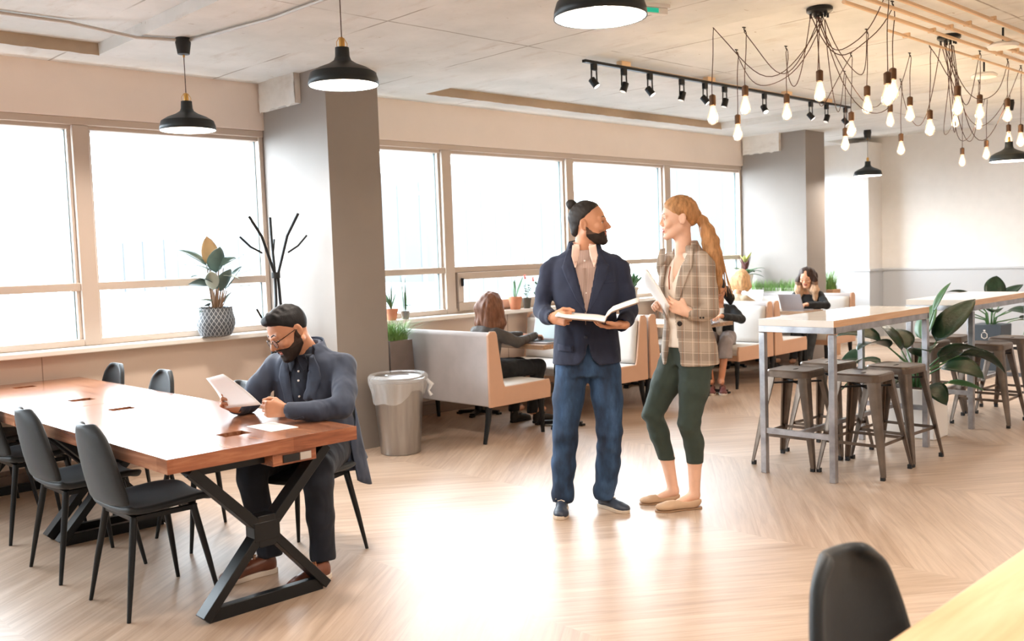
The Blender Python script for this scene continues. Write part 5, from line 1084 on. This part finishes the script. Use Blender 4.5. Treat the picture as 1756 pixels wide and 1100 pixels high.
# ------------------------------------------------------------------ standing woman in the plaid blazer
def woman_standing():
    sk = SKIN('fair_skin', '#e6bba2'); lip = mat('woman_lip', '#c0675c', .45); hm = HAIR('light_brown_hair', '#b48559', .35); brow = mat('light_brown_brow', '#8a6244', .8)
    MH = frame((.098, .0, 1.685), math.radians(-83), math.radians(3)) @ Matrix.Scale(1.0, 4); nb = MH.inverted() @ Vector((.125, .015, 1.47))
    hs = head_sd(.0029, True, neck=tuple(nb), smile=1.3); P = head_parts(MH, hs)
    TH = math.radians(-42); T = frame((.135, 0, 0), TH); 
    body = SD((-.22, -.3, .0), (.42, .3, 1.56), .011); body.rc((.125, .02, 1.42), (.115, .012, 1.62), .052, .044, .03)
    body.stack(T, [(.86, 0, .01, .13, .09), (1.05, 0, .0, .105, .08), (1.25, 0, -.01, .125, .09), (1.38, 0, .0, .14, .08), (1.445, 0, .01, .10, .055)], .03)
    body.chain([(.24, -.10, 1.40), (.285, -.10, 1.15), (.15, -.15, 1.145)], [.035, .03, .024]); body.chain([(.03, .11, 1.40), (.06, .15, 1.17), (.0, .05, 1.16)], [.035, .03, .024])
    body.chain([(.175, -.04, .86), (.128, -.07, .50), (.160, -.04, .28), (.155, -.03, .07)], [.07, .045, .042, .030], .02); body.chain([(.06, .06, .88), (-.075, .03, .54), (.0, .06, .28), (.035, .07, .07)], [.07, .045, .042, .030], .02)
    body.rc((.155, -.03, .07), (.06, -.06, .03), .03, .024, .02, ); body.rc((.035, .07, .07), (-.05, .05, .035), .03, .024, .02)
    V, F = body.mesh(); P.append((V, F, 0))
    P.append(hand_part((.125, -.150, 1.155), (-.86, .12, .42), (-.25, .75, .30), False, (.35, .45, .3), thumb=((.02, .028, .008), (.045, .050, .022), (.07, .056, .04), (.09, .05, .052)), scale=.94))
    P.append(hand_part((-.0, .06, 1.165), (-.55, -.62, .45), (.0, -.75, -.3), True, (.75, .7, .4), scale=.9))
    o = person((4.5, 3.38, 0), -.927, 'woman with long ponytail in beige plaid blazer and green cropped trousers, standing and smiling', P, [sk, lip, EYEW, brow])
    brows(o, P, MH, brow, .0022); lashes(o, P, MH, .0045, .0015)
    s = hairline(hs, 0, 0, .011); s.ell((0, .075, .005), (.05, .035, .05), .03); clipline(s, [-.13, -.095, -.08, -.04, -.005, .02, .05, .09, .13], [.086, .083, .066, .026, .008, .018, -.035, -.05, -.06]); s.rc((0, .08, .0), (0, .112, .006), .045, .022, .03)
    s.fold(.0012, 170, 1, [(0, .8, -.4), (.2, .8, -.5)]); sd_obj('hair', s, hm, o, MH)
    MB().tube([MH @ Vector((0, .108, .004)), MH @ Vector((0, .122, .0))], [.021, .021], 12).build('hair_tie', mat('brown_hair_tie', '#5d4030', .6), o)
    s = SD((.16, -.10, 1.20), (.37, .10, 1.72), .0045); s.chain([(.205, .0, 1.688), (.235, .0, 1.665), (.258, -.005, 1.61), (.276, -.01, 1.54), (.292, -.02, 1.46), (.303, -.03, 1.38), (.306, -.03, 1.31), (.300, -.03, 1.24)], [.020, .029, .040, .047, .046, .040, .032, .014], .02)
    s.fold(.0035, 120, 6, [(1, .3, .12), (.6, 1, .1), (-.7, .8, .15)]); pt, _, _ = sd_obj('ponytail', s, hm, o)
    rn = random.Random(4); cs = []
    for k in range(26):
        dx, dy = rn.uniform(-.02, .03), rn.uniform(-.03, .03); L = rn.uniform(.6, 1.05); q = [(.232, 0, 1.672), (.275+dx, dy, 1.60), (.300+dx*1.2, -.01+dy, 1.50), (.315+dx*1.6, -.025+dy*1.2, 1.38), (.318+dx*2.2+rn.uniform(-.01, .03), -.03+dy*1.5, 1.38-.16*L)]
        cs.append((q, [.006, .006, .005, .004, .001]))
    strands('loose_strands', pt, hm, cs)
    # blouse
    bm = CLOTH('cream_blouse', '#eadfd2', .03); s = SD((-.06, -.2, .9), (.34, .2, 1.56), .0075); s.stack(T, [(0.940, 0, -.0, .135, .105), (1.050, 0, -.003, .118, .098), (1.200, 0, -.018, .128, .108), (1.300, 0, -.016, .132, .106), (1.396, 0, .0, .12, .085), (1.456, 0, .012, .08, .062), (1.486, 0, .015, .06, .052)], .02); s.fold(.0025, 34, 3, [(.3, .3, 1)])
    R_ = T.inverted(); Rn = np.array(R_)
    def vneck(P): q = P @ Rn[:3, :3].T+Rn[:3, 3]; w = (q[..., 2]-1.31)/.17*.05; return np.maximum(np.abs(q[..., 0]+.005)-w, q[..., 1]+.035)
    s.cut(vneck); bo, _, _ = sd_obj('blouse', s, bm, o); MB().tube([T @ Vector((-.02, -.11, 1.41)), T @ Vector((-.015, -.131, 1.35)), T @ Vector((-.008, -.137, 1.28))], .004, 6).build('neck_tie_cord', mat('rust_cord', '#a0583c', .7), bo)
    # plaid blazer
    t = NT('beige_plaid_wool'); q = t.n('SeparateXYZ'); t.l(t.co(rot=(0, 0, -TH)), q.inputs[0]); U = t.math('ADD', q.outputs[0], t.math('MULTIPLY', q.outputs[1], .8)); Vv = t.math('ADD', q.outputs[2], t.math('MULTIPLY', q.outputs[1], .08))
    def band(v, period, w, ph=0.): return t.math('LESS_THAN', t.math('FRACT', t.math('ADD', t.math('DIVIDE', v, period), ph)), w)
    c = t.mix(t.math('MULTIPLY', band(U, .115, .42), .38), srgb('#b5a595'), srgb('#75695f')); c = t.mix(t.math('MULTIPLY', band(Vv, .125, .40), .34), c, srgb('#6a5d54'))
    c = t.mix(t.math('MULTIPLY', band(U, .0575, .085, .3), .6), c, srgb('#e6d5c2')); c = t.mix(t.math('MULTIPLY', band(Vv, .0625, .075, .35), .5), c, srgb('#e6d5c2')); c = t.mix(t.math('MULTIPLY', band(U, .115, .05, .8), .4), c, srgb('#a86f4a'))
    c = t.mix(.25, c, t.noise(t.co(), 260, 2), 'MULTIPLY'); t.l(c, t.b.inputs['Base Color']); t.b.inputs['Roughness'].default_value = .85; jm = t.m
    s = SD((-.12, -.27, .80), (.40, .28, 1.60), .0075)
    s.stack(T, [(0.835, .0, .02, .178, .150), (0.950, .0, .012, .164, .142), (1.080, 0, .0, .136, .124), (1.200, 0, -.008, .138, .128), (1.300, 0, -.010, .148, .130), (1.396, 0, .0, .162, .112), (1.450, 0, .01, .146, .092), (1.492, 0, .02, .10, .072), (1.528, 0, .025, .066, .058)], .02, 2.1)
    s.chain([(.222, -.085, 1.45), (.243, -.10, 1.41), (.258, -.108, 1.28), (.262, -.112, 1.155), (.212, -.135, 1.130), (.165, -.148, 1.142)], [.046, .052, .050, .048, .043, .040], .010); s.chain([(.050, .085, 1.445), (.025, .105, 1.405), (.025, .135, 1.28), (.045, .15, 1.17), (.02, .10, 1.155)], [.048, .05, .047, .045, .04], .022)
    s.fold(.0036, 30, 12, None, lambda P: .6+1.0*np.exp(-((P[..., 2]-1.15)/.07)**2)); s.rc((.158, -.149, 1.147), (.09, -.14, 1.17), .031, .031, .003, sub=True); s.rc((.01, .08, 1.158), (-.04, .03, 1.18), .030, .03, .003, sub=True)
    def opening(P): q = P @ Rn[:3, :3].T+Rn[:3, 3]; z = q[..., 2]; w = np.where(z > 1.09, .030+(z-1.09)/.40*.062, .030+(1.09-z)*.14); return np.maximum(np.abs(q[..., 0]+.012)-w, q[..., 1]+.03)
    s.cut(opening); s.cut(lambda P: P[..., 2]-.838-.10*np.clip(P[..., 0]-.1, -1, 1)*0); s.rc((.125, .02, 1.49), (.12, .015, 1.60), .054, .06, .006, sub=True)
    j, JV, JF = sd_obj('blazer', s, jm, o); B = bvh(JV, JF); ca, sa = -.012, 1
    for q in (-1, 1):
        X = lambda d: -.012+q*d
        patch('lapel', j, B, T, [((X(.050), 1.516), (X(.085), 1.514)), ((X(.066), 1.456), (X(.118), 1.450)), ((X(.064), 1.420), (X(.128), 1.402)), ((X(.054), 1.312), (X(.105), 1.312)), ((X(.036), 1.200), (X(.066), 1.200)), ((X(.030), 1.105), (X(.036), 1.105))], jm, .006, .003)
    collar('blazer_collar', j, (-.006, .018, 1.490), .064, .058, .056, -.5, PI+.5, jm, M=T, flare=.024, tilt=.010)
    bk = mat('dark_horn_button', '#221d1c', .35); button(j, B, T, -.012+.058, 1.085, bk, .015); button(j, B, T, -.012+.085, 1.37, bk, .006)
    for k in range(2): MB().tube([(.205+.016*k, -.181, 1.120), (.205+.016*k, -.186, 1.120)], .006, 8).build('cuff_button', bk, j)
    # trousers
    gm = CLOTH('dark_green_trousers', '#333f38', .08); s = SD((-.20, -.2, .17), (.34, .22, 1.04), .0075); s.stack(T, [(.84, 0, .015, .148, .11), (.92, 0, .01, .142, .108), (1.02, 0, .0, .118, .095)], .03)
    s.chain([(.178, -.045, .86), (.165, -.055, .70), (.130, -.075, .50), (.158, -.045, .38), (.163, -.036, .22)], [.098, .086, .060, .056, .046], .022); s.chain([(.075, .06, .88), (.005, .045, .72), (-.075, .025, .545), (-.04, .045, .42), (.012, .063, .22)], [.096, .084, .060, .056, .046], .022)
    s.cut(lambda P: P[..., 2]-.262); s.fold(.0034, 78, 7, [(0.1, .1, 1), (.4, 0, .9)], lambda P: .2+np.exp(-((P[..., 2]-.50)/.08)**2)+.8*np.exp(-((P[..., 2]-.85)/.09)**2)); sd_obj('trousers', s, gm, o)
    um = mat('beige_suede', '#c0a184', .85, var=.06); shoe(o, (-.070, -.145, 0), (.195, -.045, 0), 0, (um, mat('tan_loafer_sole', '#9a7a5c', .7), None), 'loafer'); shoe(o, (-.165, .02, 0), (.075, .09, 0), 0, (um, mat('tan_loafer_sole', '#9a7a5c', .7), None), 'loafer')
    mg = empty('white_papers', (4.5, 3.38, 0), -.927, 'folded white papers in the hands of the woman in the plaid blazer', 'papers')
    A, B_, C_, D_ = Vector((-.088, -.06, 1.405)), Vector((.035, -.17, 1.19)), Vector((.045, -.02, 1.09)), Vector((-.100, .06, 1.31))
    def sh(dx): return lambda u, v: (A.lerp(B_, u)).lerp(D_.lerp(C_, u), v)+Vector((dx-.012*math.sin(PI*v), 0, .01*math.sin(PI*u)))
    MB().grid(sh(0), 8, 8).build('front_sheet', M['paper'], mg, solid=.002); MB().grid(sh(-.008), 8, 8).build('rear_sheet', M['paper'], mg, solid=.002)
woman_standing()
# ------------------------------------------------------------------ seated man with glasses reading a sheet
def man_seated():
    RZ = math.radians(-66); sk = SKIN('warm_skin', '#b98466'); lip = mat('seated_man_lip', '#a4604f', .5); hm = HAIR('short_black_hair', '#131113', .35); bm = HAIR('full_dark_beard', '#241a15', .3)
    MH = frame((-.03, -.045, 1.165), math.radians(-30), math.radians(30)) @ Matrix.Rotation(math.radians(-4), 4, 'Y') @ Matrix.Scale(1.06, 4); nb = MH.inverted() @ Vector((0, .12, .98))
    hs = head_sd(.0029, neck=tuple(nb), full=1.08); P = head_parts(MH, hs)
    T = frame((0, .165, .50), 0, math.radians(10))
    body = SD((-.42, -.46, .02), (.42, .36, 1.2), .011); body.stack(T, [(.0, 0, 0, .15, .11), (.2, 0, 0, .15, .12), (.42, 0, 0, .16, .10), (.52, 0, 0, .10, .06)], .03); body.rc((0, .08, .98), (-.015, .01, 1.09), .06, .055, .02)
    body.chain([(.16, .10, .95), (.255, -.06, .81), (.12, -.225, .80)], [.03, .028, .024]); body.chain([(-.16, .10, .95), (-.29, -.02, .81), (-.285, -.14, .80)], [.03, .028, .024])
    body.chain([(.1, .14, .56), (.25, -.29, .54), (.235, -.25, .10)], [.08, .05, .035]); body.chain([(-.1, .14, .56), (-.08, -.32, .54), (-.05, -.27, .10)], [.08, .05, .035]); V, F = body.mesh(); P.append((V, F, 0))
    P.append(hand_part((.075, -.262, .805), (-.80, -.52, .12), (-.40, .85, -.10), False, (.9, 1.15, .7), thumb=((.02, .028, .01), (.045, .044, .026), (.075, .046, .040), (.10, .038, .048))))
    P.append(hand_part((-.285, -.175, .800), (-.20, -.80, .55), (.90, -.1, .10), True, (.75, 1.0, .6), thumb=((.02, .03, .01), (.04, .048, .026), (.06, .055, .045), (.08, .05, .06))))
    o = person((2.57, 4.20, 0), RZ, 'bearded man in glasses and blue-grey blazer, seated reading a sheet of paper', P, [sk, lip, EYEW, hm])
    brows(o, P, MH, hm, .0034); lashes(o, P, MH, -.004, .002)
    s = hs.clone(); s.D[:] = .2; s.ell((0, .014, .036), (.078, .0975, .0905)); s.ell((0, -.036, .083), (.054, .054, .040), .03); s.ell((0, -.060, .092), (.040, .032, .026), .02)
    clipline(s, [-.135, -.10, -.075, -.055, -.03, .0, .03, .06, .09, .13], [.088, .086, .076, .052, .020, -.004, -.02, -.055, -.068, -.075]); s.fold(.0022, 150, 5, [(0, 1, .3), (.2, 1, -.2)], lambda P: np.clip((P[..., 2]-.03)/.06, .1, 1)); sd_obj('hair', s, hm, o, MH)
    beard(hs, MH, o, bm, mat('dark_stubble', '#33231b', .8), .0035, .0065, [-.12, -.09, -.075, -.06, -.03, .0, .012], [-.042, -.044, -.048, -.052, -.042, .002, .006], .006)
    glasses(MH, o, mat('black_glasses_frame', '#17130f', .3, .4))
    # shirt
    shm = CLOTH('midnight_check_shirt', '#141c2c', .3); s = SD((-.25, -.12, .48), (.25, .34, 1.12), .008); s.stack(T, [(0, 0, .0, .155, .12), (.25, 0, -.01, .155, .13), (.42, 0, -.01, .15, .11), (.51, 0, -.015, .11, .08), (.565, 0, -.03, .075, .065)], .02); s.fold(.002, 30, 8); so, SV, SF = sd_obj('shirt', s, shm, o); SB = bvh(SV, SF); MT = T
    collar('shirt_collar', o, (.0, .060, 1.042), .068, .066, .050, -PI*.5+.35, PI*1.5-.35, shm, flare=.012, tilt=.018)
    wm = mat('white_shirt_button', '#efe9e2', .4)
    for z in (.485, .44, .36, .28, .20): button(so, SB, T, .0, z, wm, .0055)
    for q in (-1, 1): patch('collar_wing', o, SB, T, [((q*.008, .565), (q*.060, .580)), ((q*.012, .53), (q*.062, .54)), ((q*.038, .485), (q*.048, .49))], shm, .012, .003)
    # blazer
    jm = mat('slate_blue_blazer', '#333c4e', .85, var=.12, vscale=10, wrinkle=.8, sheen=.08); s = SD((-.42, -.31, .42), (.44, .40, 1.17), .0075)
    s.stack(T, [(-.06, 0, .04, .215, .165), (.05, 0, .02, .200, .150), (.2, 0, .0, .190, .145), (.35, 0, .0, .212, .135), (.43, 0, .0, .228, .118), (.490, 0, .0, .222, .100), (.53, 0, -.002, .180, .090), (.565, 0, -.006, .118, .080), (.61, 0, -.012, .080, .074)], .02, 2.2)
    s.chain([(.15, .09, 1.0), (.200, .085, .975), (.250, .0, .87), (.285, -.085, .795), (.20, -.175, .790), (.10, -.25, .800)], [.05, .064, .062, .056, .050, .042], .02); s.chain([(-.15, .09, 1.0), (-.200, .08, .975), (-.26, .0, .87), (-.315, -.02, .800), (-.31, -.10, .79), (-.29, -.16, .795)], [.05, .064, .060, .054, .047, .042], .02)
    s.fold(.0050, 30, 15, None, lambda P: .6+1.1*np.exp(-((P[..., 2]-.80)/.06)**2)); s.rc((.095, -.252, .802), (.04, -.29, .808), .034, .034, .003, sub=True); s.rc((-.287, -.168, .80), (-.295, -.22, .83), .034, .034, .003, sub=True)
    Rn = np.array(T.inverted())
    def opening(P): q = P @ Rn[:3, :3].T+Rn[:3, 3]; z = q[..., 2]; w = np.where(z > .12, .018+(z-.12)/.38*.052, .018+(.12-z)*.25); return np.maximum(np.abs(q[..., 0])-w, q[..., 1]+.05)
    s.cut(opening); s.rc((0, .06, 1.06), (0, .02, 1.16), .066, .075, .006, sub=True); j, JV, JF = sd_obj('blazer', s, jm, o); B = bvh(JV, JF)
    for q in (-1, 1): patch('lapel', j, B, T, [((q*.058, .565), (q*.086, .56)), ((q*.060, .51), (q*.115, .505)), ((q*.056, .47), (q*.126, .455)), ((q*.044, .36), (q*.10, .36)), ((q*.028, .24), (q*.062, .24)), ((q*.014, .13), (q*.026, .13))], jm, .006, .003)
    patch('breast_pocket', j, B, T, [((.115, .33), (.175, .345)), ((.115, .318), (.175, .333))], jm, .003, .002)
    collar('blazer_collar', j, (.0, .068, 1.042), .084, .078, .055, -.45, PI+.45, jm, flare=.018, tilt=.024)
    # blazer skirt spreading over the seat edge and hanging behind
    g = MB()
    def tail(u, v):
        a = -.35+(PI+.7)*u; bk = max(0, math.sin(a)); rx = .200+.045*v+.010*math.sin(a*7)*v; ry = .13+.08*v**.6; return (rx*math.cos(a), .15+.02*v+ry*math.sin(a)*(1 if math.sin(a) > 0 else .6), .62+.24*bk-(.24+.24*bk)*v-.03*v*math.sin(a*3+1)-.04*v*bk)
    g.grid(tail, 48, 8).build('blazer_skirt', jm, j, solid=.006, ang=80)
    # trousers
    gm = CLOTH('midnight_navy_trousers', '#0f1522', .15); s = SD((-.26, -.46, .05), (.40, .36, .70), .0085); s.stack(frame((0, .16, .46)), [(0, 0, 0, .18, .14), (.10, 0, 0, .17, .13)], .03)
    s.chain([(.095, .13, .545), (.18, -.10, .545), (.25, -.275, .530), (.262, -.285, .47), (.250, -.265, .30), (.238, -.240, .10)], [.092, .086, .074, .070, .064, .060], .02); s.chain([(-.095, .13, .545), (-.09, -.10, .545), (-.085, -.31, .535), (-.085, -.325, .48), (-.07, -.30, .30), (-.048, -.262, .10)], [.092, .086, .074, .070, .064, .060], .02)
    s.cut(lambda P: P[..., 2]-.085); s.fold(.004, 46, 3, None, lambda P: .3+np.exp(-((P[..., 2]-.14)/.08)**2)); sd_obj('trousers', s, gm, o)
    um = mat('brown_leather', '#6b3d2a', .38, var=.2); sm_ = mat('white_rubber_sole', '#dcd0c2', .7); lm = mat('tan_lace', '#a06a42', .8)
    R_ = Matrix.Rotation(-RZ, 3, 'Z'); L = lambda x, y: R_ @ Vector((x-2.57, y-4.20, 0))
    shoe(o, L(2.20, 3.80), L(2.47, 3.87), 0, (um, sm_, lm)); shoe(o, L(2.05, 4.16), L(2.345, 4.14), 0, (um, sm_, lm))
    pp = empty('sheet_of_paper', (2.57, 4.20, 0), RZ, 'white sheet of paper the seated man holds up in both hands', 'paper')
    A, B_, C_, D_ = Vector((-.345, -.30, .955)), Vector((-.205, -.345, .985)), Vector((.0, -.335, .84)), Vector((-.285, -.245, .80))
    MB().grid(lambda u, v: (A.lerp(B_, u)).lerp(D_.lerp(C_, u), v)+Vector((0, .012*math.sin(PI*v), .0)), 8, 8).build('sheet', M['paper'], pp, solid=.0015)
man_seated()

# ------------------------------------------------------------------ people on the booth benches
def seated(root, rz, label, skin, top, bottom, hairc, hair_fn, knees, ankles, feet, hands, elbows, z0=0., lean=6, pitch=18, yaw=0, crop=.10, hunch=.0, shoem=None, flare=0, skirt=False, glass=False, bare_from=None, sc_=1.0, open_top=None):
    sk = SKIN('skin_tone_'+top.name[:5], skin) if 0 else mat('skin', skin, .5, spec=.4); lip = mat('lip', '#b0645a', .5); hm = HAIR('hair', hairc, .3); hz = 1.085+z0
    MH = frame((0, -.035, hz), math.radians(yaw), math.radians(pitch)) @ Matrix.Scale(.98, 4); nb = MH.inverted() @ Vector((0, .05, .90+z0)); hs = head_sd(.0055, True, neck=tuple(nb)); P = head_parts(MH, hs, eyes=False)
    T = frame((0, .10, .47), 0, math.radians(lean)); k = (.93+z0-.47)/.46
    body = SD((-.4, -.62, .0), (.4, .3, 1.1), .011); body.rc((0, .055, .88+z0), (0, .0, 1.02+z0), .046, .042, .02); body.stack(T, [(0, 0, 0, .13, .10), (.2*k, 0, 0, .11, .08), (.35*k, 0, 0, .12, .08), (.44*k, 0, 0, .08, .05)], .03)
    for q, i in ((-1, 0), (1, 1)):
        S = Vector((q*.15, .05, .87+z0)); body.chain([S, elbows[i], Vector(hands[i][0])], [.036, .032, .024]); body.chain([(q*.085, .08, .53), knees[i], ankles[i]], [.07, .045, .032], .02); body.rc(ankles[i], Vector(ankles[i])+(Vector((*feet[i][:2], .02))-Vector((*ankles[i][:2], .02)))*.5, .030, .025, .02)
    V, F = body.mesh(); P.append((V, F, 0))
    for q, i in ((-1, 0), (1, 1)): P.append(hand_part(hands[i][0], hands[i][1], hands[i][2], q < 0, (.35, .45, .3), h=.0045, scale=.9))
    o = person((*root, 0), rz, label, P, [sk, lip, EYEW, hm])
    brows(o, P, MH, hm, .0026)
    lashes(o, P, MH, -.004)
    s = SD((-.36, -.5, .44), (.36, .32, 1.08), .009); s.stack(T, [(-.02, 0, .0, .165, .125), (.12*k, 0, 0, .145, .11), (.25*k, 0, -.008, .15, .118), (.35*k, 0, -.005, .165, .105), (.415*k, 0, .0, .14, .08), (.45*k, 0, .0, .085, .06)], .02)
    for q, i in ((-1, 0), (1, 1)): S = Vector((q*.142, .052, .862+z0)); s.chain([S, Vector(elbows[i])*.5+S*.5, elbows[i], Vector(hands[i][0])], [.050, .048, .044, .034], .02); h0 = Vector(hands[i][0]); s.rc(h0, h0+Vector(hands[i][1]).normalized()*.06, .027, .027, .003, sub=True)
    s.ell((0, .0, .93+z0), (.052, .075, .05), .006, sub=True); s.fold(.003, 32, 4, None)
    if open_top:
        Rn = np.array(T.inverted())
        def op(P): q = P @ Rn[:3, :3].T+Rn[:3, 3]; return np.maximum(np.abs(q[..., 0])-.02-.035*np.clip(q[..., 2]/.4, 0, 1), q[..., 1]+.045)
        s.cut(op); i_ = SD((-.2, -.12, .46), (.2, .3, .95), .010); i_.stack(T, [(0, 0, 0, .135, .105), (.2*k, 0, 0, .125, .102), (.35*k, 0, 0, .13, .092), (.42*k, 0, 0, .085, .062)], .02); sd_obj('undershirt', i_, open_top, o)
    sd_obj('blazer' if open_top else 'top', s, top, o)
    s = SD((-.34, -.66, .04), (.34, .3, .68), .009); s.stack(frame((0, .09, .46)), [(0, 0, 0, .165, .125), (.10, 0, 0, .15, .115)], .03)
    for q, i in ((-1, 0), (1, 1)):
        kn, an = Vector(knees[i]), Vector(ankles[i]); e = kn.lerp(an, (kn.z-crop)/(kn.z-an.z)) if crop > an.z else an; s.chain([(q*.085, .08, .54), kn, e], [.088, .068, .050+flare], .02)
    s.cut(lambda P: np.maximum(P[..., 2]-crop, 0) if 0 else P[..., 2]-crop); s.fold(.003, 46, 3, None); sd_obj('trousers', s, bottom, o)
    for i in (0, 1): f = feet[i]; shoe(o, Vector((f[0], f[1], 0)), Vector((f[2], f[3], 0)), 0, shoem, 'derby' if len(f) < 5 else f[4])
    hair_fn(o, MH, hs, hm, hz)
    if glass: glasses(MH, o, mat('dark_glasses', '#17130f', .3, .4))
    return o
def long_hair(length, width, wave, part=True, back=True, light_m=None, tie=None):
    def fn(o, MH, hs, hm, hz):
        s = SD((-.17, -.24, -.40), (.17, .19, .15), .0055); s.ell((0, .018, .036), (.083, .100, .094))
        g = MH.to_3x3().inverted() @ Vector((0, 0, -1)); g.normalize(); D = lambda b, t: tuple(Vector(b)+g*t)
        for q in (-1, 1): s.chain([(q*.064, -.012, .035), (q*.080*width, -.012, -.03), D((q*.086*width, -.012, -.03), length*.5), D((q*.086*width, -.004, -.03), length)], [.034, .038, .046, .024], .03)
        if back:
            for x in (-.05, 0, .05): s.chain([(x, .06, .03), (x*1.1, .078, -.03), D((x*1.2, .075, -.03), length*.6), D((x*1.2, .065, -.03), length)], [.055, .056, .050, .030], .04)
        s.ell((0, -.09, -.035), (.058, .07, .098), .01, sub=True); s.rc(D((0, -.075, -.06), .02), D((0, -.075, -.06), .4), .052, .052, .01, sub=True)
        a = .0035+.004*wave; s.fold(a*.5, 95, 3, [(1, .4, .12), (.7, 1, .1), (-.8, .7, .15)]);
        if wave: s.fold(.006, 38, 9, [(.2, .2, 1), (.5, -.2, 1)], lambda P: np.clip((-.02-P[..., 2])/.08, 0, 1))
        V, F = s.mesh(); mi = np.zeros(len(F), int)
        if light_m is not None: C = V[F].mean(1); q_ = C @ np.array(g)+.006*np.sin(C[:, 0]*60+C[:, 1]*40); mi = (q_ > .055).astype(int)+(q_ > .095)
        ob = mesh_obj('hair', [(xf(V, MH), F, mi)], [hm]+([HAIR('mid_brown_hair', '#80634f', .3), light_m] if light_m is not None else []), o)
    return fn
def bun_hair(o, MH, hs, hm, hz):
    s = hairline(hs, 0, 0, .010); clipline(s, [-.13, -.095, -.08, -.04, -.005, .02, .05, .09, .13], [.086, .083, .066, .026, .008, .018, -.035, -.05, -.06]); s.fold(.0015, 150, 1); sd_obj('hair', s, hm, o, MH)
    b = SD((-.11, -.02, -.25), (.16, .17, .05), .006); b.chain([(.0, .10, .0), (.04, .11, -.08), (.09, .07, -.15), (.10, .03, -.2)], [.035, .05, .05, .02], .02); b.fold(.004, 110, 2); sd_obj('ponytail', b, hm, o, MH)
BO = (mat('black_suede_boot', '#2a2520', .7), mat('dark_sole', '#14110f', .7), mat('dark_lace', '#2a211a', .8))
dkg = CLOTH('charcoal_knit', '#45413f', .1); blk = CLOTH('black_fabric', '#17181b', .15)
# 1 brown-haired woman typing, back to the camera
seated((5.60, 6.06), PI/2-.06, 'brown-haired woman seen from behind in charcoal knit and black trousers, typing at a laptop', '#d9a183', dkg, blk, '#77503c', long_hair(.235, 1.08, .9), ((-.14, -.42, .52), (.08, -.40, .52)), ((-.06, -.40, .12), (.14, -.36, .12)),
       ((-.06, -.68, -.05, -.42, 'boot'), (.15, -.56, .13, -.31, 'boot')), (((-.17, -.36, .80), (.25, -1, -.1), (0, 0, -1)), ((.02, -.36, .80), (-.2, -1, -.1), (0, 0, -1))), ((-.215, -.12, .76), (.20, -.10, .78)), z0=-.01, pitch=12, shoem=BO)
# 2 dark-haired woman in glasses, wide grey trousers
seated((8.84, 5.89), math.radians(-62), 'dark-haired woman with glasses in black blazer and wide grey trousers, partly behind the plaid blazer', '#c98d6c', blk, CLOTH('wide_grey_trousers', '#8f8686', .08), '#191414', bun_hair, ((-.11, -.38, .51), (.10, -.38, .51)), ((-.05, -.45, .12), (.05, -.45, .12)),
       ((-.03, -.66, -.045, -.41), (.09, -.66, .06, -.41)), (((-.14, -.36, .80), (-.2, -1, 0), (0, 0, -1)), ((.06, -.40, .80), (-.5, -1, 0), (0, 0, -1))), ((-.25, -.05, .74), (.24, -.06, .74)), z0=-.02, pitch=26, yaw=-12, crop=.36, flare=.035, glass=True, open_top=CLOTH('white_shirt', '#e4ded6', .04),
       shoem=(mat('burgundy_shoe', '#6e3a38', .5), mat('white_shoe_sole', '#ddd5cb', .7), mat('pale_lace', '#b99488', .8)))
# 3 blond woman seen from behind
bl2 = HAIR('pale_blond', '#d9b58c', .25)
seated((9.93, 6.32), PI/2-.25, 'blond woman with a short bob in beige jacket, seen from behind over the bench', '#e0b091', CLOTH('beige_linen_jacket', '#b9a58c', .1), blk, '#cfa478', long_hair(.095, .88, 0), ((-.1, -.40, .52), (.1, -.40, .52)), ((-.1, -.40, .12), (.1, -.40, .12)),
       ((-.1, -.64, -.1, -.40, 'boot'), (.1, -.64, .1, -.40, 'boot')), (((-.12, -.33, .80), (.2, -1, 0), (0, 0, -1)), ((.10, -.33, .80), (-.2, -1, 0), (0, 0, -1))), ((-.22, -.10, .78), (.22, -.10, .78)), z0=.04, pitch=22, yaw=15, shoem=BO)
# 4 woman with wavy two-tone hair in torn jeans
jn = NT('torn_charcoal_jeans'); jn.b.inputs['Roughness'].default_value = .85; jn.l(jn.ramp(jn.noise(jn.co(), 10, 3), [(.35, srgb('#2c2f33')), (.7, srgb('#41454a'))]), jn.b.inputs['Base Color'])
w4 = seated((10.88, 5.96), math.radians(-72), 'woman with wavy dark-to-blond hair in black jacket and torn jeans, typing on a grey laptop', '#d59f80', blk, jn.m, '#3a2922', long_hair(.25, 1.18, 1.5, back=True, light_m=HAIR('blond_hair_ends', '#c7a486', .3)), ((-.05, -.42, .52), (.13, -.40, .52)), ((-.10, -.40, .12), (.08, -.45, .12)),
       ((-.10, -.66, -.10, -.42), (.09, -.70, .08, -.46)), (((-.10, -.38, .80), (.2, -1, 0), (0, 0, -1)), ((.06, -.38, .80), (-.4, -1, 0), (0, 0, -1))), ((-.24, -.10, .77), (.25, -.12, .77)), z0=.03, pitch=24, yaw=-4, open_top=CLOTH('black_tee', '#1b1b1e', .1), shoem=(mat('tan_shoe', '#9a5f45', .6), mat('shoe_sole_dark', '#2a201a', .7), None), crop=.14)
e = SD((.04, -.53, .46), (.20, -.38, .60), .006); e.ell((.125, -.455, .535), (.038, .022, .022), .01); sd_obj('bare_knee', e, mat('knee_skin', '#d59f80', .5), w4)
